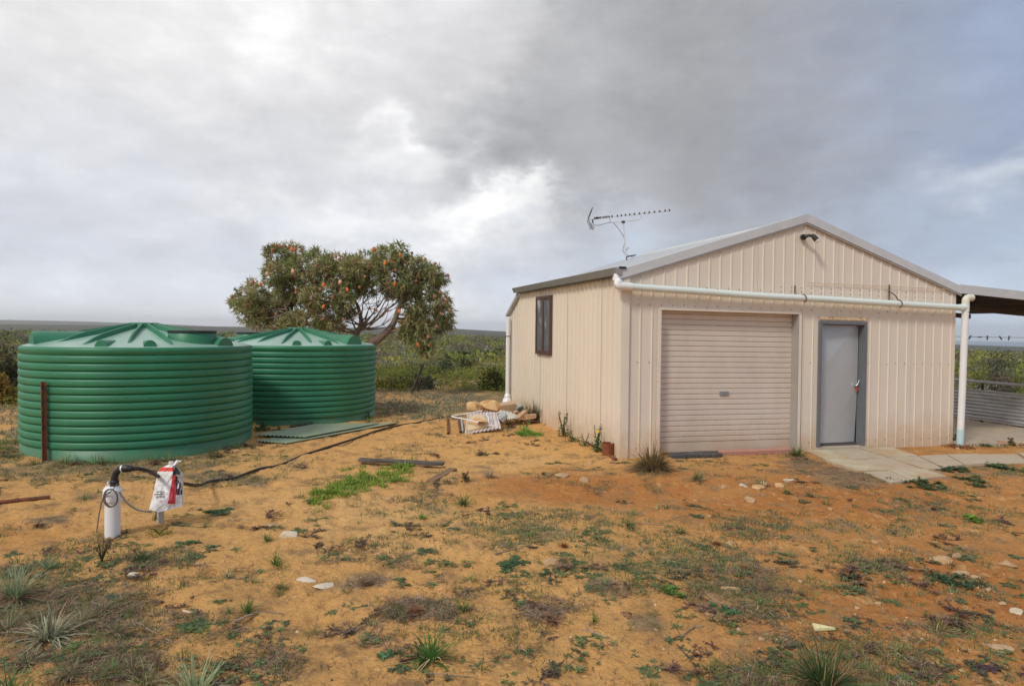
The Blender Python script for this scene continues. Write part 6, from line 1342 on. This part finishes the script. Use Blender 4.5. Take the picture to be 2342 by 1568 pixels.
# ------------------------------------------------------------------ the banksia tree behind the tanks
TY = 18.2
def tp(cx, cy, dy=0):                  # from tree close-up columns to a point dy beyond the tree's plane
    return np.array(at((cx / 1.743 + 800) / 1.6396, (cy / 1.743 + 850) / 1.6396, TY + dy))
def build_tree():
    rg = np.random.default_rng(3)
    base = tp(1010, 790, .1); base[2] = gz(base[0], base[1])
    tree = thing('banksia_tree', 'spreading banksia tree with orange flower spikes behind the green tanks', 'tree', base)
    blobs = [(215, 480, 105, 80, -.2), (160, 500, 60, 55, .3), (300, 430, 110, 85, .4), (250, 590, 80, 60, -.4), (330, 620, 90, 45, .5), (330, 530, 90, 55, .1), (420, 200, 85, 85, .1), (400, 320, 90, 80, -.5), (520, 180, 80, 70, .5), (500, 290, 110, 80, .0), (590, 270, 100, 80, -.6),
             (480, 400, 110, 80, -.3), (600, 370, 100, 80, .2), (680, 210, 70, 70, .2), (690, 320, 100, 80, .4), (660, 460, 100, 75, -.6), (560, 480, 90, 60, .5), (620, 600, 130, 60, -.5), (740, 570, 110, 85, -.3), (760, 640, 100, 45, .2), (780, 420, 100, 85, -.5), (540, 620, 60, 50, -.2),
             (830, 230, 75, 75, -.1), (820, 320, 100, 85, .4), (880, 410, 80, 70, .1), (930, 290, 95, 80, -.4), (1010, 240, 90, 75, .3), (1060, 330, 100, 80, -.2), (1130, 210, 90, 75, .1), (1225, 170, 60, 65, -.3), (1240, 250, 100, 80, .4), (1340, 250, 85, 65, -.2), (1390, 320, 90, 75, .3), (1440, 300, 60, 60, -.3),
             (1200, 340, 110, 80, -.5), (1310, 390, 100, 75, .1), (1400, 400, 70, 60, -.2), (1160, 420, 70, 50, .3), (1010, 410, 70, 50, .2), (860, 560, 60, 55, .4), (960, 350, 70, 60, .0),
             (1400, 520, 90, 75, .2), (1490, 470, 50, 50, -.2), (1500, 560, 65, 75, .1), (1530, 620, 40, 60, .3), (1330, 560, 75, 65, -.3), (1290, 620, 65, 60, -.1), (1380, 640, 85, 60, -.2), (1450, 650, 60, 50, .2), (1350, 730, 65, 65, -.2), (1400, 760, 45, 60, -.3), (1260, 690, 40, 40, -.2), (1380, 810, 28, 40, -.2), (430, 560, 80, 60, .4), (460, 640, 80, 40, -.3), (700, 510, 90, 60, .6), (260, 535, 90, 60, -.2), (1080, 260, 90, 70, -.4), (760, 270, 80, 70, -.3), (450, 470, 90, 70, .5), (850, 480, 70, 60, -.5), (1480, 350, 50, 50, .1), (1290, 480, 80, 60, .4), (920, 240, 60, 50, .2)]
    px = TY / FPX / 1.6396 / 1.743
    # limbs
    trunk_pts = spline([base, tp(1030, 765, .05), tp(1070, 740, 0), tp(1130, 690, -.1), tp(1180, 625, -.1), tp(1205, 550, -.1), tp(1240, 470, 0), tp(1290, 400, .1)], 5)
    mb = MB(); mb.tube(trunk_pts, np.interp(np.linspace(0, 1, len(trunk_pts)), [0, .3, .75, 1], [.14, .11, .065, .035]), 9); mb.build('trunk', BARK, tree, smooth=True)
    b2 = base + np.array((-1.0, .35, 0)); b2[2] = gz(b2[0], b2[1])
    t2 = spline([b2, tp(905, 760, .3), tp(940, 690, .25), tp(965, 640, .2), tp(960, 575, .2), tp(935, 500, .2), tp(880, 430, .1)], 5)
    mb = MB(); mb.tube(t2, np.interp(np.linspace(0, 1, len(t2)), [0, .4, 1], [.11, .075, .03]), 8); mb.build('trunk', BARK, tree, smooth=True)
    b3 = base + np.array((-2.6, .3, 0)); b3[2] = gz(b3[0], b3[1])
    t3 = spline([b3, tp(560, 760, .2), tp(520, 640, .2), tp(480, 540, .1), tp(450, 420, .1)], 5); mb = MB(); mb.tube(t3, np.interp(np.linspace(0, 1, len(t3)), [0, .4, 1], [.10, .06, .03]), 7); mb.build('trunk', BARK, tree, smooth=True)
    br = MB(); roots = np.concatenate([trunk_pts[12:], t2[10:], t3[8:]])
    def limb(p0, p1, r0_, r1_, sagk=.12, n=7):
        mid = lerp(p0, p1, .45) + rg.normal(0, .10, 3) * np.linalg.norm(p1 - p0) * .6; mid[2] -= sagk * np.linalg.norm(p1 - p0) * .4
        sp = spline([p0, mid, p1], 4); br.tube(sp, np.linspace(r0_, r1_, len(sp)), 5, cap=False); return sp
    for fan in ((1000, 600), (1060, 560), (1100, 590), (1150, 520), (1020, 520), (1180, 500), (1090, 500), (1120, 640), (880, 540), (1040, 640), (900, 600), (980, 470), (860, 620), (1140, 450)):
        e_ = tp(fan[0], fan[1], rg.normal(0, .4)); s0_ = t2[int(rg.integers(9, 20))]; sp = limb(s0_, e_, .032, .012)
        for k in range(3):
            e2 = e_ + np.array((rg.normal(.25, .3), rg.normal(0, .3), rg.uniform(.1, .6))); limb(sp[-2], e2, .013, .005)
    limb(tp(1130, 690, -.1), tp(1260, 660, -.2), .05, .02); limb(tp(950, 660, .2), tp(1130, 655, .2), .028, .012)
    for fan in ((1100, 770), (1160, 730), (1120, 800), (1200, 760), (1090, 745)): limb(tp(1040, 775, 0), tp(fan[0], fan[1], -.4), .018, .005)
    tips = []
    for (cx, cy, rx, ry, dy) in blobs:
        c_ = tp(cx, cy, dy); d_ = np.linalg.norm(roots - c_, axis=1) + .0; s0_ = roots[np.argmin(d_ + .25 * np.abs(roots[:, 2] - c_[2] + .5))]
        sp = limb(s0_, c_, .034, .014); nC = int(23 + 22 * rx * ry / 6400)
        for k in range(nC):
            q = rg.normal(size=3); q /= np.linalg.norm(q); rad_ = rg.uniform(.25, 1.0) ** .5
            p = c_ + q * np.array((rx * px, min(rx, 110) * px * 1.0, ry * px)) * rad_ * 1.02; tips.append((p, q, c_))
            if k % 3 == 0: limb(sp[-2 - int(rg.integers(0, 3))], p, .010, .003, .05)
    o = br.build('branches', BARK, tree, smooth=True); o['kind'] = 'stuff'
    lf = MB(); per = 15; T = len(tips); Pp = np.array([t[0] for t in tips]); Q = np.array([t[1] for t in tips]); cc0 = np.array([t[2] for t in tips])
    zrel = (Pp[:, 2] - cc0[:, 2])
    P = np.repeat(Pp, per, 0); D = rg.normal(size=(T * per, 3)) * .75 + np.repeat(Q, per, 0) * .55 + np.array((0, 0, .25)); D /= np.linalg.norm(D, axis=1)[:, None]
    S_ = np.cross(D, rg.normal(size=(T * per, 3))); S_ /= np.linalg.norm(S_, axis=1)[:, None]
    hang = np.repeat(sst(proj(Pp)[0], 880, 960), per)
    D[:, 2] -= hang * .55; D /= np.linalg.norm(D, axis=1)[:, None]
    pal = np.array(((.20, .205, .08), (.28, .265, .125), (.13, .145, .052), (.33, .32, .165), (.27, .20, .10), (.15, .185, .062)))
    ck = np.repeat(rg.integers(0, 6, T), per); c_ = pal[ck] * (1 + rg.normal(0, .22, T * per)).clip(.45, 1.7)[:, None]
    P = P + D * .02 + rg.normal(0, .03, P.shape)
    V, F, Cc = strips(P, D, S_, .17 * rg.uniform(.6, 1.25, T * per), .026 * rg.uniform(.8, 1.3, T * per), .12 + hang * .15, c_ * .85, c_ * 1.12, 2); lf.add(V, F, Cc)
    o = lf.build('leaves', FOLIAGE, tree); o['kind'] = 'stuff'
    # flower spikes: bright orange in bloom, brown spent cones
    def spike_mesh(kind):
        mb = MB(); top_c = {'bloom': (.74, .17, .02), 'pale': (.85, .50, .36), 'old': (.36, .12, .06)}[kind]; bot_c = {'bloom': (.66, .20, .04), 'pale': (.8, .36, .18), 'old': (.44, .20, .11)}[kind]
        pr = [(.002, -.075), (.042, -.06), (.055, -.02), (.052, .02), (.040, .06), (.018, .085), (.001, .09)] if kind != 'old' else [(.002, -.06), (.045, -.045), (.056, -.01), (.054, .03), (.040, .055), (.001, .065)]
        mb.lathe([(r__, z__) for r__, z__ in pr], 10); n_ = len(mb.c[0]); zz = mb.v[0][:, 2]; t_ = ((zz + .07) / .16).clip(0, 1)[:, None]
        mb.c[0] = np.asarray(bot_c) * (1 - t_) + np.asarray(top_c) * t_
        mb.v[0][:, :2] *= (1 + rg.normal(0, .07, (n_, 1))); o_ = mb.build('flower_spike', FLOWER); me_ = o_.data; bpy.data.objects.remove(o_); return me_
    MM = {k: spike_mesh(k) for k in ('bloom', 'pale', 'old')}
    def spike(P3, kind, s=1.0):
        o_ = bpy.data.objects.new('flower_spike', MM[kind]); C.objects.link(o_); o_.parent = tree; o_.location = P3 - base; s *= .66; o_.scale = (s, s, s); o_.rotation_euler = (rg.normal(0, .25), rg.normal(0, .25), rg.uniform(0, 6))
        if kind == 'bloom': o_['label'] = 'bright orange flower spike in bloom'
        elif kind == 'pale': o_['label'] = 'pale orange flower spike opening'
        else: o_['label'] = 'brown spent flower spike'
    for cx, cy in ((307, 377), (513, 147), (1047, 150), (876, 412), (1123, 237), (1216, 553), (720, 523), (720, 382), (1186, 374), (1338, 772), (1222, 185)): spike(tp(cx, cy, -1.05), 'bloom', 1.15)
    for cx, cy in ((828, 363), (353, 310), (520, 292)): spike(tp(cx, cy, -1.05), 'pale', 1.2)
    for cx, cy in ((412, 122), (437, 130), (465, 128), (492, 135), (534, 146), (568, 158), (388, 152), (365, 265), (670, 256), (828, 213), (800, 195), (736, 320), (740, 466), (660, 355), (540, 430), (600, 350), (990, 325), (1155, 225), (1190, 285), (1325, 355), (1384, 215), (1450, 240), (1484, 427), (1447, 455), (1524, 480), (1549, 545), (1405, 720), (1410, 775), (1247, 635), (850, 607), (720, 600), (700, 410), (955, 395), (880, 170 + 120), (260, 360), (245, 375), (120, 460), (231, 573), (410, 570), (540, 410), (650, 450), (780, 460), (1065, 545), (1460, 650), (1490, 570)):
        spike(tp(cx, cy, rg.uniform(-1.0, -.5)), 'old', rg.uniform(.9, 1.2))
    for k in range(80):
        p, q, c_ = tips[int(rg.integers(0, len(tips)))]
        if q[1] < -.1: spike(p + q * .1, 'old', rg.uniform(.8, 1.1))
build_tree()

# ------------------------------------------------------------------ scrubland
OLIVE = ((.110, .125, .024), (.130, .140, .034), (.085, .105, .024)); YEL = ((.175, .160, .036), (.155, .155, .036), (.19, .155, .034)); DKG = ((.030, .042, .018), (.045, .06, .025), (.06, .07, .03)); GRYB = ((.115, .09, .07), (.13, .11, .085), (.09, .07, .055)); GRYG = ((.13, .14, .095), (.16, .165, .12), (.10, .11, .07))
PAL = [OLIVE, OLIVE, YEL, DKG, YEL, OLIVE, GRYG, GRYB]
def scrub():
    rg = np.random.default_rng(21); tmpl = {}
    for lod, (n, leaf) in {0: (230, .11), 1: (76, .19), 2: (24, .36)}.items():
        for k in range(6):
            V, F, Cc = leafball(n, 1, 1, .85, leaf, ((1, 1, 1),), np.random.default_rng(k * 7 + lod), .05, .45, lump=.35, wl_=.55); tmpl[(lod, k)] = (V, F, Cc)
    mb = MB()
    def ring(r0_, r1_, n, lod, smin, smax):
        az_ = rg.uniform(R(-56), R(56), n); rr = np.sqrt(rg.uniform(r0_ ** 2, r1_ ** 2, n)); x = rr * np.sin(az_); y = rr * np.cos(az_); a_, s_ = to_as(x, y)
        edge = 18.6 + (fbm(x * .4, y * .4, 3, 101) - .5) * 4.0; leftside = (x < -8.6 - .15 * y * 0) & (y > 12.5) & (x / y < -.70)
        ok = ((y > edge) | leftside) & ~((a_ > -2.2) & (a_ < 10.6) & (s_ < 8.5)) & (np.hypot(x + 4.47, y - 13.69) > 2.6)
        ok &= fbm(x / 5, y / 5, 3, 103) > .36
        z = height(x, y); q = fbm(x / 11, y / 11, 3, 105); q2 = fbm(x / 3.1, y / 3.1, 2, 107)
        for i in np.where(ok)[0]:
            s = rg.uniform(smin, smax) * (.7 + .6 * q2[i]); V, F, Cc = tmpl[(lod, int(rg.integers(0, 6)))]
            fam = PAL[int(np.clip((q[i] - .22) * 1.8 + rg.normal(0, .20), 0, .999) * 8)]; c_ = np.array(fam[int(rg.integers(0, 3))]) * rg.uniform(.75, 1.25)
            th = rg.uniform(0, 6.28); ct, st_ = math.cos(th), math.sin(th); h = s * rg.uniform(.55, .95) * (.75 if rr[i] < 24 else 1)
            W_ = np.stack([(V[:, 0] * ct - V[:, 1] * st_) * s, (V[:, 0] * st_ + V[:, 1] * ct) * s, V[:, 2] * h], 1) + np.array((x[i], y[i], z[i] - .03)); mb.add(W_, F, Cc * c_ * 1.55)
    ring(17, 40, 1700, 0, .35, .85); ring(40, 95, 3800, 1, .5, 1.25); ring(95, 330, 11000, 2, .8, 2.4)
    o = mb.build('heath_scrub', HEATH); o['kind'] = 'stuff'
scrub()
def bush(u, v, Y, wpx, hpx, label, fam, n=900, leaf=.09, name='shrub'):
    fam = np.array(fam) * 1.4
    p = at(u, v, Y); P = np.array((p[0], p[1], gz(p[0], p[1]))); rg = np.random.default_rng(int(u + v)); w_ = wpx / FPX * Y / 2; top = p[2] - P[2]; mb = MB()
    for k in range(5):
        o_ = rg.normal(0, .35, 2) * w_ if k else np.zeros(2); s = rg.uniform(.5, .75) if k else .8; V, F, Cc = leafball(n // 5, w_ * s, w_ * s, max(top, .3) * rg.uniform(.75, 1.0), leaf, fam, rg, 0, .35, lump=.4); mb.add(V + np.array((o_[0], o_[1], 0)), F, Cc)
    for k in range(4): mb.tube([(0, 0, -.05), (rg.normal(0, w_ * .3), rg.normal(0, w_ * .3), max(top, .3) * .6)], [.03, .012], 5, (.10, .08, .06))
    return put(mb, name, label, 'shrub', P, None, HEATH)
bush(1130, 840, 20.5, 74, 60, 'tall dark green shrub at the heath edge beside the shed', ((.07, .085, .025), (.10, .115, .03), (.045, .055, .02)), 1500)
bush(1065, 797, 46, 46, 30, 'round dark grey shrub in the heath, right one of the pair', DKG, 900, .16)
bush(1018, 801, 48, 46, 28, 'round dark green shrub in the heath, left one of the pair', DKG, 900, .16)
bush(884, 862, 21, 50, 40, 'yellow-green shrub beside the far tank', YEL, 900)
bush(972, 852, 20.5, 60, 40, 'pale grey-green shrub behind the two steel posts', GRYG, 900)
bush(918, 868, 21.5, 60, 40, 'olive shrub left of the two steel posts', OLIVE, 900)
bush(14, 775, 15.5, 90, 90, 'tall dark shrub at the left edge beside the nearer tank', ((.035, .04, .02), (.055, .06, .028), (.09, .075, .04)), 2400)
bush(2, 850, 14.5, 70, 60, 'golden-yellow shrub at the left edge below the dark one', ((.22, .15, .03), (.19, .12, .03), (.13, .10, .03)), 1500)
bush(2275, 833, 21, 66, 50, 'greyish purple shrub behind the pipe rail', GRYB, 1400)
bush(2320, 826, 24, 70, 50, 'olive shrub behind the pipe rail at the right edge', OLIVE, 1200)
bush(2238, 812, 26, 70, 50, 'yellow-green shrub next to the white riser', ((.14, .14, .035), (.11, .12, .03)), 1200)
bush(2290, 799, 60, 70, 24, 'dark bushy tree on the right of the heath', DKG, 1200, .22)

# ------------------------------------------------------------------ the air: one box of thin haze round everything
hz = MB(); hz.box((0, 0, 2.0), (14400, 14400, 150)); hm = bpy.data.materials.new('haze_air'); hm.use_nodes = True; ht = hm.node_tree; ht.nodes.clear()
pv = ht.nodes.new('ShaderNodeVolumePrincipled'); pv.inputs['Density'].default_value = 2.2e-4; pv.inputs['Color'].default_value = (.97, .985, 1, 1); pv.inputs['Anisotropy'].default_value = .4
ho = ht.nodes.new('ShaderNodeOutputMaterial'); ht.links.new(pv.outputs[0], ho.inputs['Volume'])
haze = hz.build('haze', hm); haze['kind'] = 'stuff'
